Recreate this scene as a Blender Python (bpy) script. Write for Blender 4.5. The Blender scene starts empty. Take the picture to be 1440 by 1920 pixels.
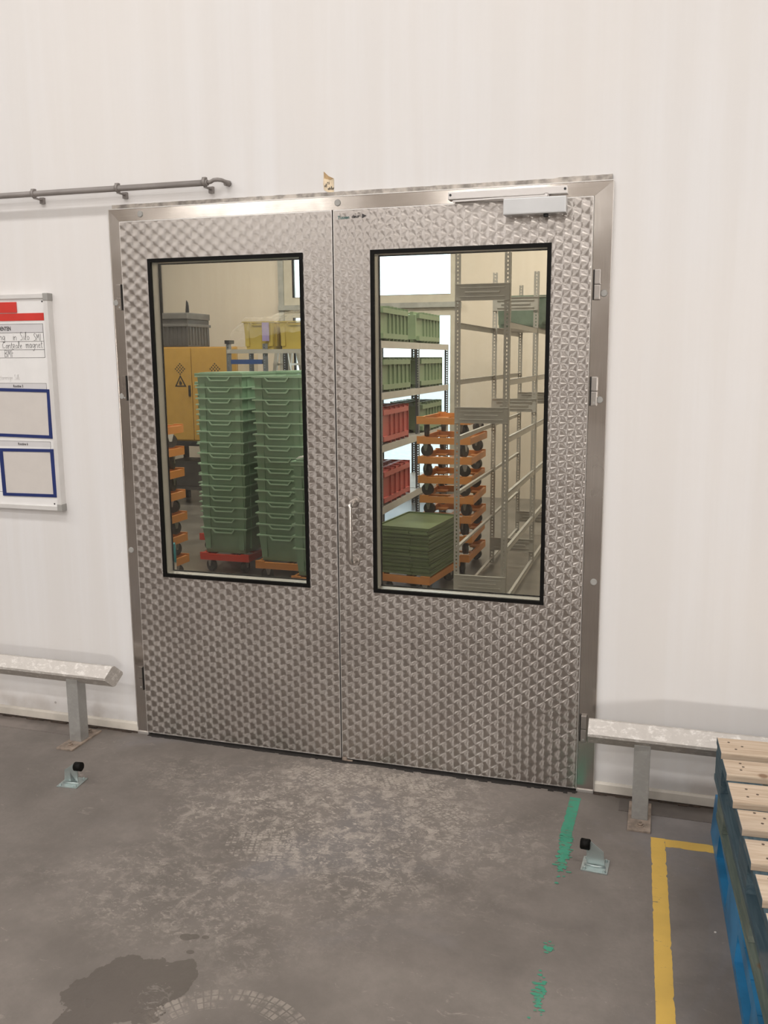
import bpy, bmesh, math, random
from mathutils import Vector, Matrix
random.seed(7)
S = bpy.context.scene
COL = S.collection
R = math.radians
# ------------------------------------------------------------ camera
cam = bpy.data.cameras.new('camera'); camo = bpy.data.objects.new('camera', cam); COL.objects.link(camo); S.camera = camo
cam.sensor_fit = 'VERTICAL'; cam.sensor_height = 36.0; cam.sensor_width = 27.0
cam.lens = 1635.0 / 1920 * 36.0
cam.shift_x = -40.9 / 1920; cam.shift_y = -15.7 / 1920
cam.clip_start = 0.05; cam.clip_end = 200
rr = Vector((0.95941412, 0.28197318, -0.00395948)); uu = Vector((-0.04267139, 0.15903983, 0.98634958)); ww = Vector((-0.27875385, 0.94614875, -0.16461724))
mm = Matrix.Identity(4)
for i in range(3):
    mm[i][0] = rr[i]; mm[i][1] = uu[i]; mm[i][2] = -ww[i]
mm.translation = Vector((1.196, -3.199, 1.653))
camo.matrix_world = mm
# ------------------------------------------------------------ world, lights, exposure
W = bpy.data.worlds.new('world'); S.world = W; W.use_nodes = True
bg = W.node_tree.nodes['Background']; bg.inputs[0].default_value = (0.72, 0.86, 1.0, 1); bg.inputs[1].default_value = 4.0
S.view_settings.view_transform = 'Standard'; S.view_settings.look = 'None'; S.view_settings.gamma = 1.0; S.view_settings.use_curve_mapping = False
S.view_settings.exposure = 0.0
WARM = (1.0, 0.975, 0.955); NEUT = (1.0, 0.93, 0.84)
def area(name, loc, sx, sy, power, color, rot=(0, 0, 0)):
    l = bpy.data.lights.new(name, 'AREA'); l.shape = 'RECTANGLE'; l.size = sx; l.size_y = sy; l.energy = power; l.color = color
    o = bpy.data.objects.new(name, l); COL.objects.link(o); o.location = loc; o.rotation_euler = rot
    return o
HALL_LAMPS = [(x, y) for y in (-2.5, -5.4, -8.2) for x in (-5.6, -1.0, 4.2)]
for (x, y) in HALL_LAMPS:
    area('hall_lamp_light', (x, y, 5.33), 3.0, 0.45, 82, WARM)
# unseen low source added for the diagonal door glints; its opening is made up
area('unseen_glint_light', (5.8, -9.48, 1.15), 0.8, 0.30, 250, (1.0, 0.97, 0.93), (R(90), 0, 0))
FAR_LAMPS = [(-3.6, 2.2), (-3.6, 5.0), (-0.6, 2.2), (-0.6, 5.0), (1.2, 5.7)]  # last one added to brighten the upper back wall
for (x, y) in FAR_LAMPS:
    area('store_lamp_light', (x, y, 4.03), 1.2, 0.2, 76, NEUT)

# ------------------------------------------------------------ node expression helper
class E:
    def __init__(s, nt, sock): s.nt = nt; s.s = sock
    def _m(s, op, b=None, c=None, clamp=False):
        n = s.nt.nodes.new('ShaderNodeMath'); n.operation = op; n.use_clamp = clamp
        s.nt.links.new(s.s, n.inputs[0])
        for i, v in ((1, b), (2, c)):
            if v is None: continue
            if isinstance(v, E): s.nt.links.new(v.s, n.inputs[i])
            else: n.inputs[i].default_value = v
        return E(s.nt, n.outputs[0])
    def __add__(s, o): return s._m('ADD', o)
    def __sub__(s, o): return s._m('SUBTRACT', o)
    def __mul__(s, o): return s._m('MULTIPLY', o)
    def __truediv__(s, o): return s._m('DIVIDE', o)
    def neg(s): return s._m('MULTIPLY', -1.0)
    def floor(s): return s._m('FLOOR')
    def abs(s): return s._m('ABSOLUTE')
    def mod(s, v): return s._m('FLOORED_MODULO', v)
    def lt(s, v): return s._m('LESS_THAN', v)
    def gt(s, v): return s._m('GREATER_THAN', v)
    def sqrt(s): return s._m('SQRT')
    def maxi(s, v): return s._m('MAXIMUM', v)
    def mini(s, v): return s._m('MINIMUM', v)
    def clamp(s): return s._m('ADD', 0.0, clamp=True)
    def atan2(s, v): return s._m('ARCTAN2', v)
    def ramp(s, a, b):   # smooth 0..1 from a to b
        n = s.nt.nodes.new('ShaderNodeMapRange'); n.interpolation_type = 'SMOOTHSTEP'
        s.nt.links.new(s.s, n.inputs['Value']); n.inputs['From Min'].default_value = a; n.inputs['From Max'].default_value = b
        return E(s.nt, n.outputs[0])
def mat_new(name):
    m = bpy.data.materials.new(name); m.use_nodes = True
    return m, m.node_tree, m.node_tree.nodes['Principled BSDF']
def coords(nt, which='Object'):
    tc = nt.nodes.new('ShaderNodeTexCoord'); sp = nt.nodes.new('ShaderNodeSeparateXYZ'); nt.links.new(tc.outputs[which], sp.inputs[0])
    return tc.outputs[which], E(nt, sp.outputs[0]), E(nt, sp.outputs[1]), E(nt, sp.outputs[2])
def noise(nt, vec, scale, detail=4, rough=0.55, stretch=None, dist=0.0):
    if stretch:
        mp = nt.nodes.new('ShaderNodeMapping'); mp.inputs['Scale'].default_value = stretch; nt.links.new(vec, mp.inputs[0]); vec = mp.outputs[0]
    n = nt.nodes.new('ShaderNodeTexNoise'); n.inputs['Scale'].default_value = scale; n.inputs['Detail'].default_value = detail; n.inputs['Roughness'].default_value = rough
    n.inputs['Distortion'].default_value = dist
    nt.links.new(vec, n.inputs['Vector']); return E(nt, n.outputs[0])
def mixc(nt, f, a, b):
    n = nt.nodes.new('ShaderNodeMix'); n.data_type = 'RGBA'
    if isinstance(f, E): nt.links.new(f.s, n.inputs[0])
    else: n.inputs[0].default_value = f
    for i, v in ((6, a), (7, b)):
        if isinstance(v, tuple): n.inputs[i].default_value = (*v[:3], 1)
        else: nt.links.new(v, n.inputs[i])
    return n.outputs[2]
def bump(nt, p, h, strength, dist=0.002):
    b = nt.nodes.new('ShaderNodeBump'); b.inputs['Strength'].default_value = strength; b.inputs['Distance'].default_value = dist
    nt.links.new(h.s, b.inputs['Height']); nt.links.new(b.outputs[0], p.inputs['Normal'])
def simple(name, col, rough=0.5, metal=0.0, var=0.12, scale=12, bmp=0.0, spec=0.5, emit=None):
    m, nt, p = mat_new(name)
    v, x, y, z = coords(nt)
    n = noise(nt, v, scale)
    dk = tuple(c * (1 - var) for c in col); lt_ = tuple(min(1, c * (1 + var)) for c in col)
    nt.links.new(mixc(nt, n.ramp(0.3, 0.7), dk, lt_), p.inputs['Base Color'])
    p.inputs['Roughness'].default_value = rough; p.inputs['Metallic'].default_value = metal; p.inputs['Specular IOR Level'].default_value = spec
    if bmp: bump(nt, p, noise(nt, v, scale * 6), bmp)
    if emit:
        p.inputs['Emission Color'].default_value = (*emit[0], 1); p.inputs['Emission Strength'].default_value = emit[1]
    return m
# ------------------------------------------------------------ materials
def wall_mat(name, base, seam=True):
    m, nt, p = mat_new(name)
    v, x, y, z = coords(nt)
    streak = noise(nt, v, 1.0, 5, 0.6, (9, 9, 0.35))
    big = noise(nt, v, 0.7, 3)
    c = mixc(nt, streak.ramp(0.35, 0.75), tuple(k * q for k, q in zip(base, (0.95, 0.935, 0.915))), base)
    c = mixc(nt, big.ramp(0.35, 0.65) * 0.5, c, tuple(a * b for a, b in zip(base, (1.0, 0.965, 0.92))))
    # small specks and scuffs
    vo = nt.nodes.new('ShaderNodeTexVoronoi'); vo.inputs['Scale'].default_value = 4.2; nt.links.new(v, vo.inputs['Vector'])
    sp = E(nt, vo.outputs['Distance']).lt(0.026) * noise(nt, v, 1.3, 2).gt(0.48)
    c = mixc(nt, sp * 0.6, c, (0.25, 0.22, 0.2))
    if seam:
        sc = noise(nt, v, 9, 5, 0.7, (1, 1, 9)).ramp(0.68, 0.74) * z.lt(0.9) * noise(nt, v, 1.5, 2).gt(0.5) * 0.25
        c = mixc(nt, sc, c, (0.42, 0.38, 0.34))
        dirt = noise(nt, v, 6, 5).ramp(0.45, 0.7) * (z.neg() + 0.26).ramp(0.0, 0.3) * 0.5
        c = mixc(nt, dirt, c, (0.36, 0.29, 0.23))
    nt.links.new(c, p.inputs['Base Color']); p.inputs['Roughness'].default_value = 0.42; p.inputs['Specular IOR Level'].default_value = 0.35
    bump(nt, p, noise(nt, v, 1.2, 4, 0.5, (4, 4, 0.6)), 0.25, 0.004)
    return m
M = {}
M['wall'] = wall_mat('wall_panel', (0.725, 0.712, 0.71))
M['wall_plain'] = wall_mat('wall_hall', (0.50, 0.47, 0.44), False)
M['wall_store'] = wall_mat('wall_store', (0.70, 0.64, 0.56), False)
M['ceiling'] = simple('ceiling_white', (0.62, 0.6, 0.57), 0.7)
M['base'] = simple('baseboard_cream', (0.66, 0.61, 0.54), 0.45, var=0.1, scale=9)

def floor_mat():
    m, nt, p = mat_new('floor_concrete')
    v, x, y, z = coords(nt)
    c = mixc(nt, noise(nt, v, 2.2, 7, 0.62).ramp(0.3, 0.72), (0.135, 0.117, 0.103), (0.215, 0.186, 0.166))
    c = mixc(nt, noise(nt, v, 30, 4, 0.7).ramp(0.3, 0.8) * 0.35, c, (0.13, 0.115, 0.10))
    # bluish worn film
    c = mixc(nt, noise(nt, v, 1.1, 5, 0.6, None, 0.6).ramp(0.52, 0.66) * 0.28, c, (0.19, 0.19, 0.21))
    # pale flaking scuffs, densest in front of the middle of the doors
    def blob(cx, cy, rx, ry):
        dx = (x - cx) / rx; dy = (y - cy) / ry
        return ((dx * dx + dy * dy).sqrt()).neg() + 1.0
    wob = (noise(nt, v, 3.0, 5) - 0.5) * 1.1
    zone = (blob(0.12, -0.42, 0.85, 0.62) + wob).ramp(0.0, 0.7).maxi((blob(-0.1, -0.95, 0.9, 0.5) + wob).ramp(0.1, 0.9) * 0.45).maxi((blob(-0.5, -0.3, 0.5, 0.3) + wob).ramp(0.1, 0.9) * 0.4)
    fl = noise(nt, v, 16, 10, 0.80, (1, 1, 1), 0.4)
    fl2 = noise(nt, v, 46, 7, 0.7, (0.8, 1.3, 1), 1.2)
    c = mixc(nt, fl.ramp(0.48, 0.60) * zone * 0.85, c, (0.40, 0.35, 0.305))
    c = mixc(nt, fl2.ramp(0.54, 0.63) * zone * 0.9, c, (0.47, 0.41, 0.355))
    c = mixc(nt, zone * 0.14, c, (0.30, 0.27, 0.24))
    # sparse scuffs everywhere
    c = mixc(nt, noise(nt, v, 9, 9, 0.78, (1, 1.6, 1), 1.5).ramp(0.60, 0.68) * 0.55, c, (0.36, 0.32, 0.28))
    # long curved sweep marks of the door leaf
    for (cx, cy, r0, w0, k) in ((0.96, -0.05, 0.78, 0.05, 0.30), (0.93, -0.05, 1.02, 0.035, 0.22), (-0.97, -0.05, 0.88, 0.04, 0.22)):
        dx = x - cx; dy = y - cy
        d = ((dx * dx + dy * dy).sqrt() - r0 + (noise(nt, v, 2, 2) - 0.5) * 0.05).abs()
        c = mixc(nt, (d.neg() + w0).ramp(0, w0) * noise(nt, v, 4, 4).ramp(0.3, 0.7) * k, c, (0.095, 0.082, 0.074))
    # tyre prints: arcs of small pale lugs
    for (cx, cy, r0, wd, a0, a1, k) in ((0.23, -1.60, 0.235, 0.035, 0.45, 2.9, 0.5), (0.05, -0.62, 0.55, 0.03, 0.75, 1.35, 0.55), (0.62, -0.55, 0.58, 0.035, 1.7, 2.5, 0.6),
                                      (-0.25, -0.55, 0.45, 0.03, 0.9, 1.5, 0.55), (-0.1, -1.1, 0.42, 0.03, 0.9, 1.5, 0.3)):
        dx = x - cx; dy = y - cy; r = (dx * dx + dy * dy).sqrt(); a = dy.atan2(dx)
        inr = (r - r0).abs().lt(wd) * a.gt(a0) * a.lt(a1)
        cell = ((a * r0 / 0.019).mod(1.0)).gt(0.22) * (((r - r0) / 0.022 + 0.5).mod(1.0)).gt(0.18)
        c = mixc(nt, inr * cell * noise(nt, v, 22, 4).ramp(0.42, 0.58) * k, c, (0.36, 0.315, 0.27))
    # straight cross-hatched prints
    for (cx, cy, rx, ry, ang, k) in ((0.27, -0.12, 0.16, 0.07, 0.5, 0.6), (-0.02, -0.16, 0.14, 0.08, -0.4, 0.6), (-0.07, -0.68, 0.13, 0.10, 0.3, 0.5), (0.46, -0.33, 0.12, 0.1, 0.9, 0.4)):
        ca, sa = math.cos(ang), math.sin(ang)
        u_ = x * ca + y * sa; w_ = y * ca - x * sa
        cell = (u_ / 0.021).mod(1.0).gt(0.3) * (w_ / 0.016).mod(1.0).gt(0.3)
        c = mixc(nt, cell * blob(cx, cy, rx, ry).gt(0.0) * noise(nt, v, 26, 3).ramp(0.45, 0.55) * k, c, (0.44, 0.39, 0.34))
    # wet patch and drops
    w2 = (noise(nt, v, 9, 5, 0.6) - 0.5) * 1.3
    wet = (blob(-0.12, -1.43, 0.135, 0.13) + w2).gt(0.0).maxi((blob(0.0, -1.36, 0.06, 0.085) + w2).gt(0.0)).maxi((blob(-0.17, -1.58, 0.06, 0.08) + w2).gt(0.15))
    for (cx, cy, rx) in ((-0.065, -1.186, 0.02), (-0.045, -1.178, 0.016), (-0.012, -1.172, 0.011), (-0.021, -1.241, 0.012)):
        wet = wet.maxi((blob(cx, cy, rx, rx * 0.7) + w2 * 0.4).gt(0.0))
    dryk = blob(-0.02, -1.42, 0.045, 0.05).gt(0.0) * fl2.gt(0.53)
    wet = wet * (dryk.neg() + 1.0)
    c = mixc(nt, wet * 0.72, c, (0.078, 0.064, 0.053))
    nt.links.new(c, p.inputs['Base Color'])
    rg = noise(nt, v, 5, 4).ramp(0.3, 0.7) * 0.18 + 0.46 - wet * 0.2
    nt.links.new(rg.s, p.inputs['Roughness']); p.inputs['Specular IOR Level'].default_value = 0.4
    bump(nt, p, fl * 0.6 + noise(nt, v, 60, 4) * 0.4 - wet * 0.1, 0.35, 0.004)
    return m
M['floor'] = floor_mat()
M['floor_store'] = simple('floor_store', (0.17, 0.158, 0.14), 0.32, var=0.2, scale=3)
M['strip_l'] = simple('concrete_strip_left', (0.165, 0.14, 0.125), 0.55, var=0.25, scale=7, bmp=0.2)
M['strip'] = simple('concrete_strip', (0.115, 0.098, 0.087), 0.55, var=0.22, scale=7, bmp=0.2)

def swirl_mat():
    """circle-polished steel sheet: every disc is brushed around its own centre, each disc overlapping its neighbours"""
    m, nt, p = mat_new('circle_polished_steel')
    v, x, y, z = coords(nt)
    PX, PZ, RAD = 0.0298, 0.0466, 0.0262
    cx = x * 0 + 0.0; cz = x * 0 + 0.0
    first = True
    col0 = (x / PX).floor()
    for di in (-1, 0, 1, 2):
        ci = col0 + float(di)
        off = ci.mod(2.0) * 0.5
        row0 = (z / PZ - off).floor()
        for dj in (0, 1):
            px = ci * PX; pz = (row0 + off + float(dj)) * PZ
            dx = x - px; dz = z - pz
            ins = (dx * dx + dz * dz).sqrt().lt(RAD)
            if first: cx, cz = dx, dz; first = False
            else:
                cx = cx + (dx - cx) * ins; cz = cz + (dz - cz) * ins
    r = (cx * cx + cz * cz).sqrt()
    tang = nt.nodes.new('ShaderNodeCombineXYZ'); nt.links.new(cx.s, tang.inputs[0]); nt.links.new(cz.s, tang.inputs[2])
    nm = nt.nodes.new('ShaderNodeVectorMath'); nm.operation = 'NORMALIZE'; nt.links.new(tang.outputs[0], nm.inputs[0])
    nt.links.new(nm.outputs[0], p.inputs['Tangent'])
    p.inputs['Metallic'].default_value = 1.0
    p.inputs['Anisotropic'].default_value = 0.75
    sm = noise(nt, v, 3.0, 5)
    fine = E(nt, None if False else noise(nt, v, 240, 2).s)
    rg = sm.ramp(0.3, 0.7) * 0.04 + 0.34
    nt.links.new(rg.s, p.inputs['Roughness'])
    c = mixc(nt, sm.ramp(0.3, 0.75), (0.47, 0.43, 0.40), (0.54, 0.50, 0.465))
    ring = ((r / 0.0019).mod(1.0) - 0.5).abs() * 2.0
    c = mixc(nt, ring * 0.10, c, (0.36, 0.33, 0.30))
    # greenish grime at the foot of the leaf
    gr = (z.neg() + 0.17).ramp(0.0, 0.17) * noise(nt, v, 9, 4).ramp(0.35, 0.7) * 0.45
    c = mixc(nt, gr, c, (0.20, 0.21, 0.17))
    nt.links.new(c, p.inputs['Base Color'])
    # each disc is ground in slightly dished, so neighbours meet in a step
    h = r * 14.0 + ring * 0.04 + fine * 0.03
    bump(nt, p, h, 0.05, 0.0018)
    # the fine concentric grinding scratches: very narrow across the scratch direction
    g = nt.nodes.new('ShaderNodeBsdfAnisotropic'); g.inputs['Anisotropy'].default_value = 0.78
    tg = nt.nodes.new('ShaderNodeCombineXYZ'); nt.links.new(cz.neg().s, tg.inputs[0]); nt.links.new(cx.s, tg.inputs[2])
    n2 = nt.nodes.new('ShaderNodeVectorMath'); n2.operation = 'NORMALIZE'; nt.links.new(tg.outputs[0], n2.inputs[0]); nt.links.new(n2.outputs[0], g.inputs['Tangent'])
    nt.links.new((sm.ramp(0.3, 0.7) * 0.03 + 0.32).s, g.inputs['Roughness']); nt.links.new(c, g.inputs['Color'])
    mx = nt.nodes.new('ShaderNodeMixShader'); mx.inputs[0].default_value = 0.55
    nt.links.new(p.outputs[0], mx.inputs[1]); nt.links.new(g.outputs[0], mx.inputs[2]); nt.links.new(mx.outputs[0], nt.nodes['Material Output'].inputs[0])
    return m
M['swirl'] = swirl_mat()
def brushed(name, col, rough, tang, stretch, aniso=0.7, smear=0.5):
    m, nt, p = mat_new(name)
    v, x, y, z = coords(nt)
    p.inputs['Metallic'].default_value = 1.0; p.inputs['Anisotropic'].default_value = aniso
    t = nt.nodes.new('ShaderNodeCombineXYZ')
    for i in range(3): t.inputs[i].default_value = tang[i]
    nt.links.new(t.outputs[0], p.inputs['Tangent'])
    n = noise(nt, v, 60, 3, 0.6, stretch)
    b = noise(nt, v, 2.2, 4, 0.6)
    c = mixc(nt, n.ramp(0.3, 0.7), tuple(k * 0.9 for k in col), col)
    nt.links.new(c, p.inputs['Base Color'])
    nt.links.new((b.ramp(0.35, 0.7) * 0.16 + rough).s, p.inputs['Roughness'])
    bump(nt, p, n * 0.3 + noise(nt, v, 1.6, 2) * smear, 0.12, 0.002)
    return m
M['frame'] = brushed('brushed_steel_upright', (0.52, 0.48, 0.445), 0.13, (1, 0, 0), (6, 6, 0.1), 0.5)
M['frame_h'] = brushed('brushed_steel_lintel', (0.60, 0.55, 0.505), 0.10, (0, 0, 1), (0.1, 6, 6), 0.5)
M['steel'] = brushed('satin_steel', (0.62, 0.58, 0.54), 0.22, (0, 0, 1), (6, 6, 0.2), 0.2)
M['hinge'] = simple('matt_steel', (0.36, 0.33, 0.305), 0.4, 0.8, 0.05)
M['closer'] = simple('silver_paint', (0.56, 0.56, 0.56), 0.38, 0.35, 0.03)
M['arm'] = simple('silver_arm', (0.60, 0.57, 0.55), 0.35, 0.6, 0.03)
M['rubber'] = simple('black_rubber', (0.004, 0.0035, 0.003), 0.6, 0, 0.2, spec=0.15)
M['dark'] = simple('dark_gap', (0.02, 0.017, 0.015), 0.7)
M['plug'] = simple('grey_plug', (0.33, 0.32, 0.30), 0.5, 0.1, 0.05)
M['alu'] = simple('glazing_bead', (0.66, 0.63, 0.60), 0.28, 0.75, 0.04)
M['reveal'] = simple('window_reveal', (0.62, 0.61, 0.60), 0.3, 0.2, 0.04)
M['board_alu'] = simple('board_frame_alu', (0.70, 0.68, 0.66), 0.4, 0.25, 0.03)
M['mortar'] = simple('sealant_strip', (0.40, 0.36, 0.32), 0.6, 0, 0.45, 22, 0.3)
def galv(name, col, spots, metal=0.6, rough=0.5):
    m, nt, p = mat_new(name); v, x, y, z = coords(nt)
    vo = nt.nodes.new('ShaderNodeTexVoronoi'); vo.inputs['Scale'].default_value = 60; nt.links.new(v, vo.inputs['Vector'])
    n = noise(nt, v, 48, 8, 0.75, (0.6, 1, 1))
    c = mixc(nt, E(nt, vo.outputs['Color']) * 0.5 + 0.1, tuple(k * 0.82 for k in col), col)
    c = mixc(nt, n.ramp(0.5, 0.64) * spots, c, (0.80, 0.77, 0.73))
    nt.links.new(c, p.inputs['Base Color']); p.inputs['Metallic'].default_value = metal
    nt.links.new((n * 0.25 + rough - 0.1).s, p.inputs['Roughness'])
    bump(nt, p, n, 0.25, 0.001)
    return m
M['galv'] = galv('galvanised_beam', (0.58, 0.54, 0.50), 0.65, 0.45)
M['galv_post'] = galv('galvanised_post', (0.40, 0.39, 0.37), 0.08, 0.4)
M['rust'] = simple('dirty_plate', (0.29, 0.23, 0.185), 0.7, 0.2, 0.3, 30, 0.3)
M['zinc'] = galv('zinc_plate', (0.50, 0.57, 0.56), 0.12, 0.8, 0.34)
M['pipe'] = simple('grey_pipe', (0.25, 0.225, 0.21), 0.4, 0, 0.08)
M['white_board'] = simple('enamel_white', (0.76, 0.745, 0.73), 0.22, 0, 0.02)
M['board_grey'] = simple('printed_grey', (0.60, 0.585, 0.59), 0.25, 0, 0.02)
M['board_field'] = simple('printed_field', (0.60, 0.56, 0.525), 0.25, 0, 0.02)
M['red_mag'] = simple('red_magnet', (0.56, 0.035, 0.025), 0.4, 0, 0.06)
M['blue_mag'] = simple('navy_magnet', (0.012, 0.026, 0.13), 0.45, 0, 0.1)
M['ink'] = simple('black_ink', (0.035, 0.03, 0.03), 0.5, 0, 0.1)
M['ink_faint'] = simple('wiped_ink', (0.55, 0.53, 0.52), 0.4, 0, 0.05)
M['ink_teal'] = simple('teal_ink', (0.07, 0.16, 0.15), 0.5, 0, 0.2)
M['paper'] = simple('yellowed_paper', (0.66, 0.54, 0.38), 0.6, 0, 0.22, 26)
M['paper_brown'] = simple('browned_paper', (0.42, 0.28, 0.14), 0.6, 0, 0.3, 26)
def paint_mat(name, col, wear, crack=True):
    m, nt, p = mat_new(name); v, x, y, z = coords(nt)
    c = mixc(nt, noise(nt, v, 9, 5).ramp(0.3, 0.7), tuple(k * 0.88 for k in col), col)
    c = mixc(nt, noise(nt, v, 38, 6, 0.7, (0.5, 2.2, 1), 0.5).ramp(0.66 - wear, 0.70 - wear) * 0.85, c, (0.15, 0.125, 0.10))
    nt.links.new(c, p.inputs['Base Color']); p.inputs['Roughness'].default_value = 0.5
    return m
M['yellow'] = paint_mat('yellow_tape', (0.66, 0.42, 0.085), 0.035)
M['green_tape'] = paint_mat('green_tape', (0.045, 0.27, 0.17), 0.10)
def wood(name, col, dark, ax=(1, 14, 14)):
    m, nt, p = mat_new(name); v, x, y, z = coords(nt)
    oi = nt.nodes.new('ShaderNodeObjectInfo')
    ad = nt.nodes.new('ShaderNodeVectorMath'); ad.operation = 'ADD'; nt.links.new(v, ad.inputs[0])
    cb = nt.nodes.new('ShaderNodeCombineXYZ')
    for i in range(3): nt.links.new((E(nt, oi.outputs['Random']) * (7.0 + i)).s, cb.inputs[i])
    nt.links.new(cb.outputs[0], ad.inputs[1]); vv = ad.outputs[0]
    g = noise(nt, vv, 4, 6, 0.6, ax, 1.2)
    c = mixc(nt, g.ramp(0.3, 0.72), dark, col)
    vo = nt.nodes.new('ShaderNodeTexVoronoi'); vo.inputs['Scale'].default_value = 7.0; nt.links.new(vv, vo.inputs['Vector'])
    k = (E(nt, vo.outputs['Distance']).neg() + 0.15).ramp(0.0, 0.06)
    c = mixc(nt, k * 0.75, c, (0.17, 0.09, 0.045))
    c = mixc(nt, noise(nt, vv, 3, 4).ramp(0.55, 0.75) * 0.35, c, (0.36, 0.31, 0.26))
    nt.links.new(c, p.inputs['Base Color']); p.inputs['Roughness'].default_value = 0.7; p.inputs['Specular IOR Level'].default_value = 0.2
    bump(nt, p, g, 0.3, 0.002)
    return m
M['wood'] = wood('pale_pine', (0.60, 0.485, 0.37), (0.45, 0.34, 0.245))
M['wood_blue'] = wood('worn_blue_wood', (0.085, 0.125, 0.145), (0.045, 0.075, 0.095), (14, 1, 14))
M['wood_grey'] = wood('weathered_green_wood', (0.165, 0.19, 0.155), (0.09, 0.12, 0.105), (14, 1, 14))
M['nail'] = simple('dark_nail', (0.10, 0.065, 0.045), 0.6, 0.2)
M['blue_plastic'] = simple('blue_plastic', (0.02, 0.15, 0.31), 0.4, 0, 0.35, 5, 0.1)
# store room
M['green'] = simple('green_crate', (0.20, 0.335, 0.225), 0.42, 0, 0.10, 3)
M['green_lip'] = simple('green_crate_lip', (0.33, 0.50, 0.36), 0.4, 0, 0.05, 3)
M['green_d'] = simple('sage_crate', (0.21, 0.29, 0.175), 0.45, 0, 0.10, 3)
M['green_lid'] = simple('olive_lid', (0.135, 0.185, 0.085), 0.45, 0, 0.12, 5)
M['red'] = simple('red_crate', (0.47, 0.10, 0.085), 0.42, 0, 0.08, 3)
M['orange'] = simple('orange_dolly', (0.62, 0.255, 0.065), 0.42, 0, 0.08, 3)
M['red_dolly'] = simple('red_dolly', (0.60, 0.05, 0.025), 0.4, 0, 0.08, 3)
M['wheel'] = simple('caster_rubber', (0.045, 0.045, 0.043), 0.5, 0, 0.15)
M['fork'] = simple('caster_fork', (0.42, 0.41, 0.39), 0.35, 0.7, 0.1)
M['rack'] = simple('rack_steel', (0.52, 0.51, 0.475), 0.42, 0.15, 0.06, 5)
def rack_holes(name, col):
    m, nt, p = mat_new(name); v, x, y, z = coords(nt)
    n = noise(nt, v, 5, 3)
    nt.links.new(mixc(nt, n.ramp(0.3, 0.7), tuple(k * 0.92 for k in col), col), p.inputs['Base Color'])
    p.inputs['Metallic'].default_value = 0.15; p.inputs['Roughness'].default_value = 0.42
    d = x.abs() + y.abs()
    hole = (d - 0.019).abs().lt(0.0055) * ((z / 0.025).mod(1.0) - 0.5).abs().lt(0.24)
    nt.links.new((hole.neg() + 1.0).s, p.inputs['Alpha'])
    return m
M['rack_post'] = rack_holes('perforated_angle', (0.52, 0.51, 0.475))
M['rack_dark'] = rack_holes('perforated_angle_dark', (0.20, 0.22, 0.24))
M['cab'] = simple('yellow_cabinet', (0.53, 0.32, 0.075), 0.4, 0, 0.05)
M['yellow_box'] = simple('yellow_crate', (0.56, 0.43, 0.09), 0.4, 0, 0.08, 2)
M['greybox'] = simple('grey_plastic', (0.085, 0.08, 0.078), 0.5, 0, 0.12)
M['black'] = simple('black_metal', (0.02, 0.02, 0.022), 0.5, 0, 0.1)
M['blue'] = simple('blue_beam', (0.03, 0.09, 0.30), 0.4, 0, 0.08)
M['teal_bag'] = simple('teal_bag', (0.02, 0.22, 0.26), 0.3, 0, 0.3, 20, 0.4)
M['bin'] = simple('white_bin', (0.60, 0.56, 0.51), 0.5, 0, 0.04)
M['lilac'] = simple('lilac_reflection_tint', (0.42, 0.34, 0.66), 0.6, 0, 0.08)
M['winframe'] = simple('window_frame_beige', (0.55, 0.52, 0.44), 0.4, 0, 0.05)
M['film'] = simple('clear_film', (0.80, 0.80, 0.78), 0.2, 0, 0.1)
def glass_mat(name, tint, ior=1.5):
    m = bpy.data.materials.new(name); m.use_nodes = True; nt = m.node_tree
    nt.nodes.remove(nt.nodes['Principled BSDF']); out = nt.nodes['Material Output']
    v, x, y, z = coords(nt)
    t = nt.nodes.new('ShaderNodeBsdfTransparent'); t.inputs[0].default_value = (*tint, 1)
    g = nt.nodes.new('ShaderNodeBsdfGlossy'); g.inputs['Roughness'].default_value = 0.01
    f = nt.nodes.new('ShaderNodeFresnel'); f.inputs[0].default_value = ior
    mx = nt.nodes.new('ShaderNodeMixShader')
    smear = noise(nt, v, 2.5, 3).ramp(0.3, 0.7) * 0.01
    nt.links.new((E(nt, f.outputs[0]) + smear).s, mx.inputs[0]); nt.links.new(t.outputs[0], mx.inputs[1]); nt.links.new(g.outputs[0], mx.inputs[2])
    nt.links.new(mx.outputs[0], out.inputs[0])
    return m
M['glass'] = glass_mat('door_glass', (0.86, 0.86, 0.82))
M['winglass'] = glass_mat('window_glass', (0.95, 0.97, 0.97))
def bag_mat():
    m = bpy.data.materials.new('thin_clear_plastic'); m.use_nodes = True; nt = m.node_tree
    p = nt.nodes['Principled BSDF']; v, x, y, z = coords(nt)
    p.inputs['Base Color'].default_value = (0.75, 0.72, 0.66, 1); p.inputs['Roughness'].default_value = 0.25
    nt.links.new((noise(nt, v, 5, 4).ramp(0.35, 0.75) * 0.20 + 0.04).s, p.inputs['Alpha'])
    return m
M['bag'] = bag_mat()
M['lamp'] = simple('lamp_diffuser', (0.9, 0.88, 0.84), 0.5, emit=((1.0, 0.93, 0.85), 9.0))
M['lamp_body'] = simple('lamp_body', (0.7, 0.7, 0.69), 0.5)
M['glint_panel'] = simple('unseen_glint_panel', (0.8, 0.8, 0.8), 0.5, emit=((1.0, 0.97, 0.94), 3.0))
M['skywin'] = simple('bright_rooflight', (0.8, 0.8, 0.8), 0.5, emit=((1.0, 0.97, 0.93), 2.4))

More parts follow.
